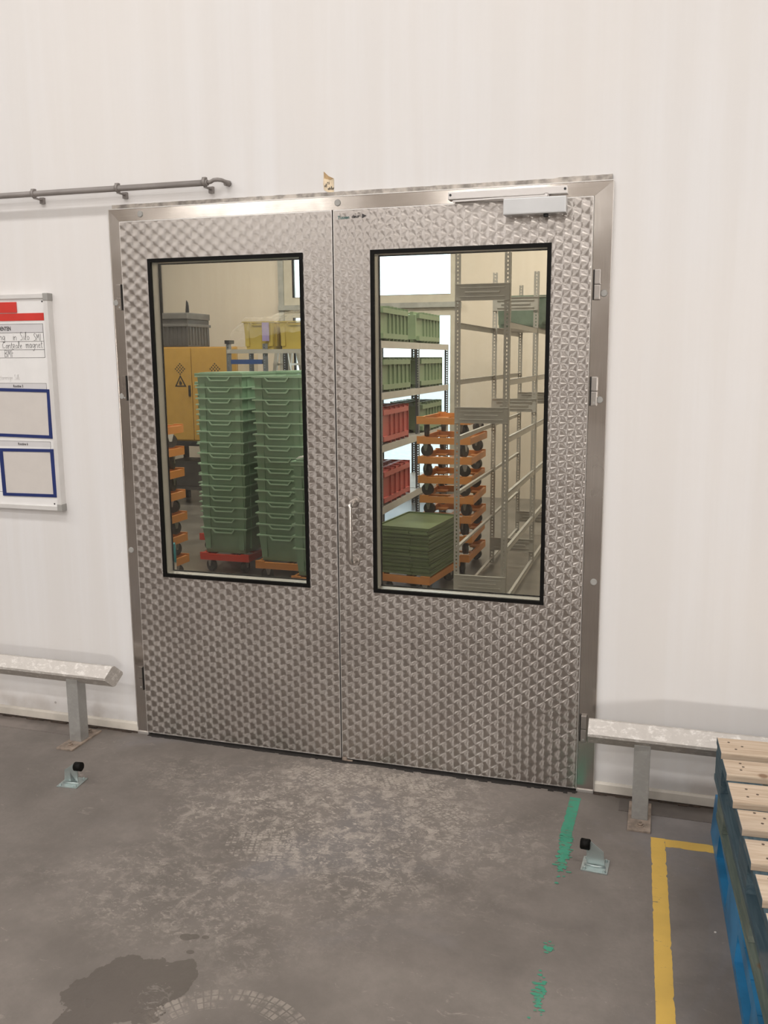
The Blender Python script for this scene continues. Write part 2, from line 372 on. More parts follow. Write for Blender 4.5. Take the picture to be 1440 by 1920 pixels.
# ------------------------------------------------------------ mesh helpers
def box(bm, x0, x1, y0, y1, z0, z1, mi=0, bev=0.0):
    vs = [bm.verts.new(p) for p in ((x0, y0, z0), (x1, y0, z0), (x1, y1, z0), (x0, y1, z0), (x0, y0, z1), (x1, y0, z1), (x1, y1, z1), (x0, y1, z1))]
    fs = [bm.faces.new([vs[i] for i in f]) for f in ((3, 2, 1, 0), (4, 5, 6, 7), (0, 1, 5, 4), (1, 2, 6, 5), (2, 3, 7, 6), (3, 0, 4, 7))]
    for f in fs: f.material_index = mi
    if bev:
        es = list({e for f in fs for e in f.edges})
        bmesh.ops.bevel(bm, geom=es, offset=bev, segments=2, affect='EDGES', profile=0.7)
    return vs
def prism(bm, pts, a0, a1, axis='y', mi=0):
    """polygon given in the two other axes, extruded along axis"""
    def P(u, v, a): return {'y': (u, a, v), 'x': (a, u, v), 'z': (u, v, a)}[axis]
    A = [bm.verts.new(P(u, v, a0)) for u, v in pts]; B = [bm.verts.new(P(u, v, a1)) for u, v in pts]
    n = len(pts)
    for f in ([A, B[::-1]] + [[A[i], B[i], B[(i + 1) % n], A[(i + 1) % n]] for i in range(n)]):
        bm.faces.new(f).material_index = mi
def cyl(bm, c, r, a0, a1, axis='y', n=20, r2=None):
    r2 = r if r2 is None else r2
    def P(k, rad, a):
        u = math.cos(2 * math.pi * k / n) * rad; v = math.sin(2 * math.pi * k / n) * rad
        return {'y': (c[0] + u, a, c[1] + v), 'x': (a, c[0] + u, c[1] + v), 'z': (c[0] + u, c[1] + v, a)}[axis]
    A = [bm.verts.new(P(k, r, a0)) for k in range(n)]; B = [bm.verts.new(P(k, r2, a1)) for k in range(n)]
    bm.faces.new(A); bm.faces.new(B[::-1])
    for i in range(n): bm.faces.new([A[i], B[i], B[(i + 1) % n], A[(i + 1) % n]]).smooth = True
def tube(bm, pts, r, n=12, cap=True):
    rings = []
    pts = [Vector(p) for p in pts]; up = Vector((0.13, 0.37, 0.92))
    for i, p in enumerate(pts):
        d = (pts[min(i + 1, len(pts) - 1)] - pts[max(i - 1, 0)]).normalized()
        s = d.cross(up).normalized(); t = s.cross(d).normalized()
        rings.append([bm.verts.new(p + (s * math.cos(2 * math.pi * k / n) + t * math.sin(2 * math.pi * k / n)) * r) for k in range(n)])
    for a, b in zip(rings, rings[1:]):
        for k in range(n): bm.faces.new([a[k], a[(k + 1) % n], b[(k + 1) % n], b[k]]).smooth = True
    if cap: bm.faces.new(rings[0][::-1]); bm.faces.new(rings[-1])
def ringframe(bm, X0, X1, Z0, Z1, x0, x1, z0, z1, y0, y1, mi=0):
    """slab X0..Z1 with a rectangular opening x0..z1"""
    o = [(X0, Z0), (X1, Z0), (X1, Z1), (X0, Z1)]; i_ = [(x0, z0), (x1, z0), (x1, z1), (x0, z1)]
    V = {(k, w, j): bm.verts.new((p[0], yy, p[1])) for w, q in (('o', o), ('i', i_)) for j, p in enumerate(q) for k, yy in ((0, y0), (1, y1))}
    for j in range(4):
        n = (j + 1) % 4
        for f in ((V[0, 'o', j], V[0, 'o', n], V[0, 'i', n], V[0, 'i', j]), (V[1, 'o', n], V[1, 'o', j], V[1, 'i', j], V[1, 'i', n]),
                  (V[1, 'o', j], V[1, 'o', n], V[0, 'o', n], V[0, 'o', j]), (V[0, 'i', j], V[0, 'i', n], V[1, 'i', n], V[1, 'i', j])):
            bm.faces.new(f).material_index = mi
def mesh(name, bm, mats):
    bmesh.ops.recalc_face_normals(bm, faces=bm.faces)
    me = bpy.data.meshes.new(name); bm.to_mesh(me); bm.free()
    for m in (mats if isinstance(mats, (list, tuple)) else [mats]): me.materials.append(m)
    return me
def put(name, me, parent=None, loc=(0, 0, 0), rot=(0, 0, 0)):
    o = bpy.data.objects.new(name, me); COL.objects.link(o); o.location = loc; o.rotation_euler = rot
    if parent: o.parent = parent
    return o
def obj(name, bm, mats, parent=None, loc=(0, 0, 0), rot=(0, 0, 0)):
    return put(name, mesh(name, bm, mats), parent, loc, rot)
def tag(o, label=None, cat=None, group=None, kind=None):
    if label: o['label'] = label
    if cat: o['category'] = cat
    if group: o['group'] = group
    if kind: o['kind'] = kind
    return o
def empty(name, loc=(0, 0, 0), rot=(0, 0, 0)):
    o = bpy.data.objects.new(name, None); COL.objects.link(o); o.location = loc; o.rotation_euler = rot; o.empty_display_size = 0.1
    return o
def copy_tree(o, parent=None):
    c = o.copy(); COL.objects.link(c)
    if parent: c.parent = parent
    for ch in list(o.children): copy_tree(ch, c)
    return c
def B(): return bmesh.new()
def text_mesh(s, size, mat, ext=0.0002, bold=0.0, shear=0.0, align='LEFT', sx=1.0):
    cu = bpy.data.curves.new('txt', 'FONT'); cu.body = s; cu.size = size; cu.extrude = ext; cu.offset = bold; cu.shear = shear; cu.align_x = align
    to = bpy.data.objects.new('txt', cu); COL.objects.link(to)
    bpy.context.view_layer.update()
    me = bpy.data.meshes.new_from_object(to.evaluated_get(bpy.context.evaluated_depsgraph_get()))
    bpy.data.objects.remove(to); bpy.data.curves.remove(cu)
    me.transform(Matrix.Diagonal((sx, 1, 1, 1)))
    me.materials.clear(); me.materials.append(mat)
    return me
ORD = ['second', 'third', 'fourth', 'fifth', 'sixth', 'seventh', 'eighth', 'ninth', 'tenth', 'eleventh', 'twelfth', 'thirteenth', 'fourteenth', 'fifteenth']
def from_top(k, n): return 'topmost' if k == 0 else ('lowest' if k == n - 1 else ORD[k - 1] + ' from the top')

# ============================================================ SETTING
WY = 0.012          # face of the front wall
b = B()
box(b, -9, -0.999, WY, 0.14, 0, 2.25); box(b, 0.999, 9, WY, 0.14, 0, 2.25); box(b, -9, 9, WY, 0.14, 2.25, 6.0)
tag(obj('wall_front', b, M['wall']), kind='structure')
b = B(); box(b, -9, 9, -9.5, 0.14, -0.1, 0.0); tag(obj('floor', b, M['floor']), kind='structure')
b = B(); box(b, -5.75, 3.0, 0.1402, 7.3, -0.1, 0.0); tag(obj('floor', b, M['floor_store']), kind='structure')
b = B(); box(b, -9.2, -9, -9.5, 0.14, 0, 6); tag(obj('wall_left', b, M['wall_plain']), kind='structure')
b = B(); box(b, 9, 9.2, -9.5, 0.14, 0, 6); tag(obj('wall_right', b, M['wall_plain']), kind='structure')
# hall back wall with high strip windows
b = B(); box(b, -9, 5.3, -9.7, -9.5, 0, 3.3); box(b, 6.3, 9, -9.7, -9.5, 0, 3.3); box(b, 5.3, 6.3, -9.7, -9.5, 0, 0.75); box(b, 5.3, 6.3, -9.7, -9.5, 1.55, 3.3); box(b, -9, 9, -9.7, -9.5, 4.6, 6)
for x0, x1 in ((-9, -6.25), (-3.65, -1.9), (-0.45, 1.6), (4.8, 9)): box(b, x0, x1, -9.7, -9.5, 3.3, 4.6)
tag(obj('wall_back', b, M['wall_plain']), kind='structure')
for i, (x0, x1) in enumerate(((-6.25, -3.65), (-1.9, -0.45), (1.6, 4.8))):
    b = B(); box(b, x0, x1, -9.65, -9.6, 3.3, 4.6); tag(obj('window_%d' % (i + 3), b, M['skywin']), kind='structure')
b = B(); box(b, -9.2, 9.2, -9.7, 0.14, 6.0, 6.1); tag(obj('ceiling', b, M['ceiling']), kind='structure')
lamp_me = None
for i, (x, y) in enumerate(HALL_LAMPS):
    o = empty('ceiling_lamp', (x, y, 5.36))
    tag(o, '%s long lamp of the %s row on the hall ceiling' % (('leftmost', 'middle', 'rightmost')[i % 3], ('nearest', 'middle', 'farthest')[i // 3]), 'lamp', 'hall ceiling lamps')
    b = B(); box(b, -1.55, 1.55, -0.27, 0.27, 0.0, 0.08)
    for sx in (-0.2, 0.2): box(b, sx - 0.01, sx + 0.01, -0.01, 0.01, 0.08, 0.64)
    obj('housing', b, M['lamp_body'], o)
# store room shell
b = B()
box(b, -5.75, -3.43, 7.0, 7.2, 0, 4.2); box(b, -1.16, 3.0, 7.0, 7.2, 0, 4.2); box(b, -3.43, -1.16, 7.0, 7.2, 3.45, 4.2); box(b, -3.43, -1.16, 7.0, 7.2, 0, 0.06)
tag(obj('wall_store_back', b, M['wall_store']), kind='structure')
b = B(); box(b, 2.8, 3.0, 0.14, 7.0, 0, 4.2); tag(obj('wall_store_right', b, M['wall_store']), kind='structure')
b = B(); box(b, -5.95, -5.75, 0.14, 7.2, 0, 4.2); tag(obj('wall_store_left', b, simple('dark_cladding', (0.10, 0.10, 0.105), 0.6)), kind='structure')
b = B(); box(b, -5.95, 3.0, 0.14, 7.2, 4.2, 4.3); tag(obj('ceiling', b, M['ceiling']), kind='structure')
for i, (x, y) in enumerate(FAR_LAMPS):
    o = empty('ceiling_lamp', (x, y, 4.05))
    tag(o, 'storeroom ceiling lamp beyond the doors, %s' % ('front left', 'rear left', 'front right', 'rear right', 'added to wash the back wall')[i], 'lamp', 'storeroom ceiling lamps')
    b = B(); box(b, -0.65, 0.65, -0.12, 0.12, 0.0, 0.148); obj('housing', b, M['lamp_body'], o)
b = B(); box(b, 5.3, 6.3, -9.65, -9.6, 0.75, 1.55); tag(obj('window_6', b, M['glint_panel']), kind='structure')  # unseen glowing opening added to make the glints on the steel doors
# storeroom windows (two tall lights, upper and lower)
for n, (z0, z1) in enumerate(((2.30, 3.45), (0.06, 2.24))):
    b = B()
    ringframe(b, -3.36, -1.16, z0, z1, -3.25, -1.25, z0 + 0.09, z1 - 0.09, 6.98, 7.08)
    o = tag(obj('window_%d' % (n + 1), b, M['winframe']), kind='structure')
    b = B(); box(b, -3.25, -1.25, 7.03, 7.036, z0 + 0.09, z1 - 0.09); obj('glass_pane', b, M['winglass'], o)
    b = B(); box(b, -3.255, -3.235, 6.985, 7.02, z0 + 0.09, z1 - 0.09); box(b, -3.255, -1.25, 6.985, 7.02, z0 + 0.08, z0 + 0.095); obj('gasket', b, M['rubber'], o)
b = B(); box(b, -3.43, -3.36, 6.96, 7.1, 0.0, 3.45); box(b, -3.43, -1.12, 6.94, 7.1, 2.24, 2.30); tag(obj('trim_1', b, simple('grey_mullion', (0.36, 0.37, 0.35), 0.45)), kind='structure')
b = B(); box(b, -40, 40, 7.4, 60, -0.25, -0.2); tag(obj('ground', b, simple('yard_concrete', (0.5, 0.5, 0.48), 0.8)), kind='structure')
# dark steel column with pale pipe at the left of the storeroom
o = empty('steel_column', (-5.17, 6.86, 0)); tag(o, 'dark steel column with a thin pale pipe, far left behind the left door window', 'column')
b = B(); box(b, -0.12, 0.12, -0.1, -0.08, 0, 4.2); box(b, -0.12, 0.12, 0.08, 0.1, 0, 4.2); box(b, -0.01, 0.01, -0.08, 0.08, 0, 4.2); obj('column_profile', b, M['black'], o)
b = B(); cyl(b, (0.075, -0.13), 0.016, 0.0, 4.2, 'z'); tag(obj('pipe', b, M['bin'], o), 'pale vertical pipe')
# baseboards
for nm, x0, x1 in (('baseboard_left', -9, -1.001), ('baseboard_right', 1.001, 9)):
    b = B(); prism(b, [(WY, 0.006), (WY, 0.046), (WY - 0.004, 0.046), (WY - 0.009, 0.038), (WY - 0.009, 0.006)], x0, x1, 'x')
    o = obj(nm, b, M['base']); tag(o, kind='structure')
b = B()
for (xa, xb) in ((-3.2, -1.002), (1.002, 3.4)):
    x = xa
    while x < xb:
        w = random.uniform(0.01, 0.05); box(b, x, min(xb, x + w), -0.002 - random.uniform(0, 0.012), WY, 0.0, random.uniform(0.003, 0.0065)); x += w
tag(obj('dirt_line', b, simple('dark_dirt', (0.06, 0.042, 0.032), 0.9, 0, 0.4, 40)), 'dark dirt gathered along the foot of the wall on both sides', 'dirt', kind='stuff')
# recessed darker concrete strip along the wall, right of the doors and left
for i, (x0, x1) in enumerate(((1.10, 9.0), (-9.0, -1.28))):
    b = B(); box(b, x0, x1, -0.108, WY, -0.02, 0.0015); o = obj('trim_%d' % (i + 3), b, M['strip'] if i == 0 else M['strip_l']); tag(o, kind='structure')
b = B(); x = -0.93  # ragged dark slivers painting the shade at the foot of the doors
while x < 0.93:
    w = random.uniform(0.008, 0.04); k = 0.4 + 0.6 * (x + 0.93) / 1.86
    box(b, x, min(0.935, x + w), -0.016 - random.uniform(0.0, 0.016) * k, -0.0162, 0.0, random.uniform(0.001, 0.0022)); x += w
tag(obj('threshold_shade', b, M['dark']), 'black line painting the gap shade under the double doors', 'dirt', kind='stuff')
# dark sheet standing for the shade in the gap under the doors
b = B(); box(b, -0.945, 0.94, -0.016, 0.13, -0.01, 0.0025); tag(obj('trim_2', b, M['dark']), kind='structure')  # not a real trim, only stands in for the gap shade

# ============================================================ DOOR FRAME
FT = 2.25
fr = empty('door_frame', (0, 0, 0)); tag(fr, 'brushed stainless steel frame around the double doors with grey plugs', 'door frame')
b = B(); prism(b, [(-1.0, 0.0), (-0.9525, 0.0), (-0.9525, 2.203), (-1.0, FT)], 0.0, 0.10, 'y'); obj('jamb', b, M['frame'], fr)
b = B(); prism(b, [(0.9375, 0.012), (1.0, 0.012), (1.0, FT), (0.9375, 2.203)], 0.0, 0.10, 'y'); obj('jamb', b, M['frame'], fr)
b = B(); prism(b, [(-0.9525, 2.2035), (0.9375, 2.2035), (1.0, FT), (-1.0, FT)], 0.0, 0.10, 'y'); obj('lintel', b, M['frame_h'], fr)
b = B(); box(b, -1.0, 1.0, -0.003, 0.02, FT, FT + 0.003); box(b, -1.003, -1.0, -0.002, 0.02, 0.03, FT); box(b, 0.999, 1.002, -0.002, 0.02, 0.012, FT); obj('edge_bead', b, M['alu'], fr)
for (x, z) in ((-0.854, 2.228), (-0.008, 2.228), (0.979, 1.874), (0.976, 1.503), (0.976, 0.834), (-0.988, 1.882), (-0.986, 1.50), (-0.984, 0.84)):
    b = B(); cyl(b, (x, z), 0.0125, -0.0035, 0.001, 'y', 20, 0.0125); bmesh.ops.bevel(b, geom=[e for e in b.edges if abs(e.verts[0].co.y + 0.0035) < 1e-4 and abs(e.verts[1].co.y + 0.0035) < 1e-4], offset=0.002, segments=2, affect='EDGES')
    obj('plug', b, M['plug'], fr)
for x0, x1 in ((-1.0, -0.945), (0.935, 1.0)):
    b = B(); box(b, x0, x1, -0.006, 0.03, 0.0, 0.012, bev=0.002); tag(obj('foot_plate', b, M['alu'], fr), 'pale plastic foot under the jamb')
st = empty('sealant_strip', (0, 0, 0)); tag(st, 'dirty grey sealed strip running along the top of the door frame', 'strip')
b = B(); n = 120
prev = None
for i in range(n + 1):
    x = -0.985 + 1.98 * i / n; h = 0.0185 + random.uniform(-0.0006, 0.0008) + (0.003 if i > n * 0.9 else 0)
    col_ = [b.verts.new(q) for q in ((x, WY, FT + 0.003), (x, 0.002, FT + 0.003), (x, 0.002 + random.uniform(-0.0002, 0.0004), FT + h), (x, WY, FT + h + 0.001))]
    if prev:
        for k in range(4): b.faces.new([prev[k], prev[(k + 1) % 4], col_[(k + 1) % 4], col_[k]])
    prev = col_
obj('strip_body', b, M['mortar'], st)

# ============================================================ DOOR LEAVES
YF = -0.004
def hinge(parent, x, z0, z1, right, d):
    pr = 0.016 if right else 0.0025; b = B(); box(b, x - 0.0105, x + 0.0105, -pr, 0.0, z0, (z0 + z1) / 2 - 0.0006, bev=0.003 if right else 0.0008); box(b, x - 0.0105, x + 0.0105, -pr, 0.0, (z0 + z1) / 2 + 0.0006, z1, bev=0.003 if right else 0.0008)
    h = obj('hinge', b, M['hinge'] if right else M['frame'], parent)
    b = B(); xs = x - 0.0135 if right else x + 0.0125; hw = 0.003 if right else 0.0014; box(b, xs - hw, xs + hw, -0.0065, 0.0, z0, z1); tag(obj('slot', b, M['dark'], h), 'dark slot beside the hinge')
    b = B(); cyl(b, (x, z0 + 0.012), 0.004, -pr - 0.001, -pr + 0.002, 'y', 10); obj('screw', b, M['plug'], h)
def leaf(name, X0, X1, x0, x1, lab):
    Z0, Z1, z0, z1 = 0.012, 2.201, 0.744, 2.041
    b = B(); ringframe(b, X0, X1, Z0, Z1, x0, x1, z0, z1, YF, YF + 0.05)
    d = obj(name, b, M['swirl']); tag(d, kind='structure')
    # folded edge of the sheet
    b = B(); ringframe(b, X0 - 0.0002, X1 + 0.0002, Z0 - 0.0002, Z1 + 0.0012, X0 + 0.0026, X1 - 0.0026, Z0 + 0.002, Z1 - 0.0026, YF - 0.0008, YF + 0.03); obj('sheet_edge', b, M['alu'], d)
    b = B(); ringframe(b, x0 - 0.011, x1 + 0.011, z0 - 0.011, z1 + 0.011, x0 + 0.0035, x1 - 0.0035, z0 + 0.0035, z1 - 0.0035, YF - 0.004, YF + 0.006); tag(obj('gasket', b, M['rubber'], d), 'black rubber window gasket')
    b = B(); ringframe(b, x0, x1, z0, z1, x0 + 0.004, x1 - 0.004, z0 + 0.004, z1 - 0.004, YF + 0.008, YF + 0.052); tag(obj('glazing_bead', b, M['reveal'], d), 'bright metal reveal behind the glass')
    b = B(); ringframe(b, x0 - 0.01, x1 + 0.01, z0 - 0.01, z1 + 0.01, x0 + 0.008, x1 - 0.008, z0 + 0.008, z1 - 0.008, YF + 0.052, YF + 0.058); obj('rear_gasket', b, M['rubber'], d)
    b = B(); box(b, x0 + 0.001, x1 - 0.001, YF + 0.0062, YF + 0.0078, z0 + 0.001, z1 - 0.001); obj('glass_pane', b, M['glass'], d)
    return d
dl = leaf('door_1', -0.951, -0.0310, -0.818, -0.1635, 'left')
dr = leaf('door_2', -0.0252, 0.936, 0.131, 0.783, 'right')
tag(dl, 'left circle-polished steel door leaf with a tall window'); tag(dr, 'right circle-polished steel door leaf with pull handle and closer')
for z0, z1 in ((1.852, 1.955), (1.482, 1.585), (0.208, 0.313)): hinge(dl, -0.972, z0, z1, False, dl); hinge(dr, 0.957, z0, z1, True, dr)
b = B(); box(b, -0.0309, -0.0253, 0.012, 0.045, 0.012, 2.2); obj('seam_seal', b, M['dark'], dr)
# brush strips beneath the leaves
for (x0, x1, d) in ((-0.93, -0.03, dl), (-0.026, 0.93, dr)):
    b = B()
    k = x0
    while k < x1:
        w = random.uniform(0.01, 0.03); box(b, k, min(k + w, x1), 0.002, 0.012, 0.001 + random.uniform(0, 0.004), 0.013); k += w
    obj('brush_strip', b, M['dark'], d)
b = B(); box(b, -0.024, -0.004, -0.012, 0.0, 0.004, 0.016, bev=0.002); box(b, -0.006, 0.02, -0.008, -0.002, 0.002, 0.007); obj('bolt_keep', b, M['rust'], dr)
# pull handle
b = B(); pts = []
zc0, zc1, off, rad = 0.857, 1.098, 0.058, 0.024
pts.append((0.045, YF, zc1))
for i in range(7):
    a = i / 6 * math.pi / 2; pts.append((0.045, YF - off + rad - math.sin(a) * rad, zc1 - rad + math.cos(a) * rad))
for i in range(7):
    a = i / 6 * math.pi / 2; pts.append((0.045, YF - off + rad - math.cos(a) * rad, zc0 + rad - math.sin(a) * rad))
pts.append((0.045, YF, zc0))
tube(b, pts, 0.0095, 16); hd = obj('door_handle', b, M['steel'], dr)
for z in (zc0, zc1):
    b = B(); cyl(b, (0.045, z), 0.0185, YF - 0.007, YF, 'y', 24); obj('rosette', b, M['steel'], hd)
# scribbled arrow
t = text_mesh('Tussen', 0.0165, M['ink_teal'], 0.0002, 0.0004, 0.1); put('lettering', t, dr, (-0.008, YF - 0.0012, 2.168), (R(90), 0, 0))
t = text_mesh('deur', 0.0165, M['ink'], 0.0002, 0.0004, 0.15); put('lettering', t, dr, (0.048, YF - 0.0012, 2.170), (R(90), 0, 0))
b = B(); prism(b, [(0.0895, 2.184), (0.107, 2.1755), (0.0895, 2.167)], YF - 0.0014, YF - 0.0006, 'y'); tag(obj('arrow_mark', b, M['ink'], dr), 'black arrow head pointing right')
# closer
b = B(); box(b, 0.628, 0.846, -0.052, YF, 2.146, 2.201, bev=0.004); cb_ = obj('door_closer', b, M['closer'], dr); tag(cb_, 'silver box-shaped door closer')
b = B(); cyl(b, (0.775, -0.03), 0.009, 2.136, 2.146, 'z', 14); obj('adjuster_knob', b, M['black'], cb_)
b = B(); cyl(b, (0.775, -0.032), 0.008, 2.2, 2.215, 'z', 14)
prism(b, [(0.44, -0.026), (0.44, -0.014), (0.775, -0.024), (0.785, -0.032), (0.775, -0.040), (0.60, -0.038)], 2.203, 2.209, 'z'); obj('closer_arm', b, M['arm'], cb_)
b = B(); box(b, 0.422, 0.846, -0.022, 0.0, 2.213, 2.239, bev=0.002); rail = obj('guide_rail', b, M['arm'], fr); tag(rail, 'silver guide rail of the door closer')
for x in (0.431, 0.838):
    b = B(); cyl(b, (x, 2.228), 0.0045, -0.0235, -0.0215, 'y', 12); obj('screw', b, M['black'], rail)

# ============================================================ NOTE, PIPE, WHITEBOARD
nt_ = empty('paper_note', (0, 0, 0)); tag(nt_, 'torn yellowed paper note taped to the wall above the door seam', 'note')
b = B(); prism(b, [(-0.0655, 2.345), (-0.047, 2.328), (-0.026, 2.318), (-0.0265, 2.268), (-0.044, 2.266), (-0.066, 2.279), (-0.0685, 2.30)], WY - 0.002, WY - 0.0006, 'y'); obj('paper', b, M['paper'], nt_)
b = B(); prism(b, [(-0.0655, 2.345), (-0.047, 2.328), (-0.026, 2.318), (-0.040, 2.313), (-0.0635, 2.320)], WY - 0.0026, WY - 0.002, 'y'); obj('brown_tape', b, M['paper_brown'], nt_)
STROKES = {
 'n': [[(0, .5), (.04, 0)], [(.03, .3), (.2, .5), (.32, .42), (.34, 0)]], 'g': [[(.34, .45), (.15, .5), (.02, .3), (.12, .06), (.3, .15), (.36, .48), (.34, -.2), (.2, -.35), (.05, -.22)]],
 'i': [[(.08, .5), (.06, 0)], [(.1, .72), (.11, .70)]], 'S': [[(.42, .9), (.2, 1.0), (.08, .8), (.25, .55), (.4, .3), (.3, .05), (.05, .02)]], 's': [[(.3, .5), (.1, .55), (.05, .4), (.25, .25), (.28, .08), (.02, .02)]],
 'l': [[(.0, .1), (.2, .5), (.22, 1.0), (.12, .95), (.08, .1), (.2, 0)]], 'o': [[(.2, .5), (.05, .35), (.1, .05), (.3, .08), (.36, .35), (.2, .5)]],
 'M': [[(0, 0), (.08, .9), (.22, .35), (.4, .92), (.46, 0)]], '1': [[(.1, .95), (.08, 0)]], 'C': [[(.5, .85), (.25, .9), (.04, .5), (.12, .08), (.45, .12)]],
 't': [[(.12, .8), (.1, .05), (.22, 0)], [(0, .5), (.25, .55)]], 'r': [[(.02, .5), (.04, 0)], [(.04, .35), (.18, .5), (.28, .46)]], 'e': [[(.05, .28), (.3, .32), (.22, .5), (.06, .38), (.1, .05), (.32, .08)]],
 'm': [[(0, .5), (.03, 0)], [(.03, .35), (.14, .5), (.2, .4), (.2, 0)], [(.2, .35), (.32, .5), (.38, .4), (.4, 0)]], 'a': [[(.3, .45), (.12, .5), (.03, .25), (.12, .02), (.28, .12), (.3, .48), (.34, 0)]],
 'B': [[(.05, 0), (.08, .95), (.35, .85), (.32, .55), (.1, .5), (.4, .35), (.36, .05), (.05, 0)]], 'F': [[(.05, 0), (.08, .95), (.42, 1.0)], [(.06, .5), (.32, .55)]],
 'k': [[(0, 1), (.03, 0)], [(.3, .5), (.04, .25), (.3, 0)]], 'R': [[(.05, 0), (.08, .6), (.3, .55), (.28, .3), (.08, .25), (.36, 0)]]}
WID = {'n': .44, 'g': .46, 'i': .2, 'S': .52, 's': .38, 'l': .3, 'o': .44, 'M': .56, '1': .2, 'C': .56, 't': .3, 'r': .3, 'e': .4, 'm': .5, 'a': .42, 'B': .52, 'F': .5, 'k': .36, 'R': .44, ' ': .3}
def handwrite(name, s, x, z, size, y, mat, parent, w=0.0013):
    b = B(); cx = x
    for ch in s:
        for st_ in STROKES.get(ch, []):
            for (a, c) in zip(st_, st_[1:]):
                p0 = Vector((cx + a[0] * size, z + a[1] * size)); p1 = Vector((cx + c[0] * size, z + c[1] * size))
                d = (p1 - p0); L = d.length or 1e-4; d = d / L; nrm = Vector((-d.y, d.x)) * w / 2; p0 = p0 - d * w * .3; p1 = p1 + d * w * .3
                prism(b, [tuple(p0 - nrm), tuple(p1 - nrm), tuple(p1 + nrm), tuple(p0 + nrm)], y - 0.0003, y, 'y')
        cx += WID.get(ch, .4) * size
    return obj(name, b, mat, parent)
handwrite('handwriting', 'ni', -0.052, 2.298, 0.016, WY - 0.002, M['ink'], nt_, 0.0016)
handwrite('handwriting', 'oB', -0.064, 2.289, 0.012, WY - 0.002, M['ink'], nt_, 0.0016)
handwrite('handwriting', 'otrlor', -0.050, 2.278, 0.012, WY - 0.002, M['ink'], nt_, 0.0018)

pp_ = empty('wall_pipe', (0, 0, 0)); tag(pp_, 'thin grey conduit pipe clipped to the wall above the whiteboard', 'pipe')
b = B(); tube(b, [(-3.2, -0.045, 2.326), (-0.522, -0.045, 2.3215)], 0.0115, 12); tube(b, [(-0.525, -0.045, 2.3215), (-0.508, -0.047, 2.3235), (-0.495, -0.048, 2.329), (-0.480, -0.046, 2.330), (-0.467, -0.038, 2.329), (-0.460, -0.024, 2.326), (-0.458, 0.012, 2.323)], 0.0075, 12); obj('pipe_run', b, M['pipe'], pp_)
b = B(); tube(b, [(-0.466, -0.010, 2.3245), (-0.458, 0.008, 2.3235)], 0.0115, 12); obj('coupling', b, M['pipe'], pp_)
for x in (-2.52, -1.92, -1.318, -0.922, -0.535):
    b = B(); tube(b, [(x - 0.006, -0.045, 2.324), (x + 0.006, -0.045, 2.324)], 0.0165, 12); box(b, x - 0.006, x + 0.006, -0.045, WY, 2.304, 2.309); box(b, x - 0.010, x + 0.010, -0.0, WY, 2.292, 2.316)
    box(b, x - 0.008, x + 0.008, -0.052, -0.038, 2.336, 2.342); obj('pipe_clip', b, M['pipe'], pp_)

wbd = empty('whiteboard', (0, 0, 0)); tag(wbd, 'wall whiteboard with printed tables and handwriting, cut off by the left edge', 'whiteboard')
Yb = -0.012
b = B(); box(b, -3.1, -1.320, Yb, WY, 1.012, 1.915); obj('writing_surface', b, M['white_board'], wbd)
b = B(); ringframe(b, -3.12, -1.309, 1.0, 1.926, -3.1, -1.329, 1.017, 1.909, Yb - 0.008, WY); obj('board_frame', b, M['board_alu'], wbd)
for (x, z) in ((-1.330, 1.003), (-1.330, 1.904)):
    b = B(); box(b, x, x + 0.024, Yb - 0.0105, WY, z - 0.006, z + 0.025, bev=0.003); tag(obj('corner_clip', b, M['plug'], wbd), 'grey plastic corner piece')
for (x, z) in ((-1.341, 1.895), (-1.350, 1.028)):
    b = B(); cyl(b, (x, z), 0.0035, Yb - 0.0015, Yb, 'y', 10); obj('screw', b, M['ink'], wbd)
yb = Yb - 0.0004
b = B(); box(b, -1.9, -1.3475, yb, Yb, 1.767, 1.802); obj('table_header', b, M['board_grey'], wbd)
b = B()
for z in (1.803, 1.767, 1.730, 1.695, 1.661): box(b, -1.9, -1.346, yb - 0.0003, Yb, z - 0.0007, z + 0.0007)
box(b, -1.3465, -1.345, yb - 0.0003, Yb, 1.661, 1.8035); obj('table_lines', b, M['ink'], wbd)
t = text_mesh('INCIDENTEN', 0.0235, M['ink'], 0.0002, 0.0006, 0, 'RIGHT', 0.72); put('lettering', t, wbd, (-1.509, yb - 0.0003, 1.7765), (R(90), 0, 0))
handwrite('handwriting', 'ng', -1.572, 1.736, 0.034, yb, M['ink'], wbd)
handwrite('handwriting', 'in', -1.503, 1.735, 0.033, yb, M['ink'], wbd)
handwrite('handwriting', 'Silo', -1.466, 1.735, 0.034, yb, M['ink'], wbd)
handwrite('handwriting', 'SM1', -1.397, 1.733, 0.030, yb, M['ink'], wbd)
handwrite('handwriting', 'ContRole', -1.560, 1.700, 0.031, yb, M['ink'], wbd)
handwrite('handwriting', 'magnet', -1.438, 1.702, 0.034, yb, M['ink'], wbd)
handwrite('handwriting', 'BMF', -1.552, 1.664, 0.033, yb, M['ink'], wbd)
handwrite('handwriting', 'oktorenige Silk', -1.60, 1.567, 0.022, yb, M['ink_faint'], wbd, 0.001)
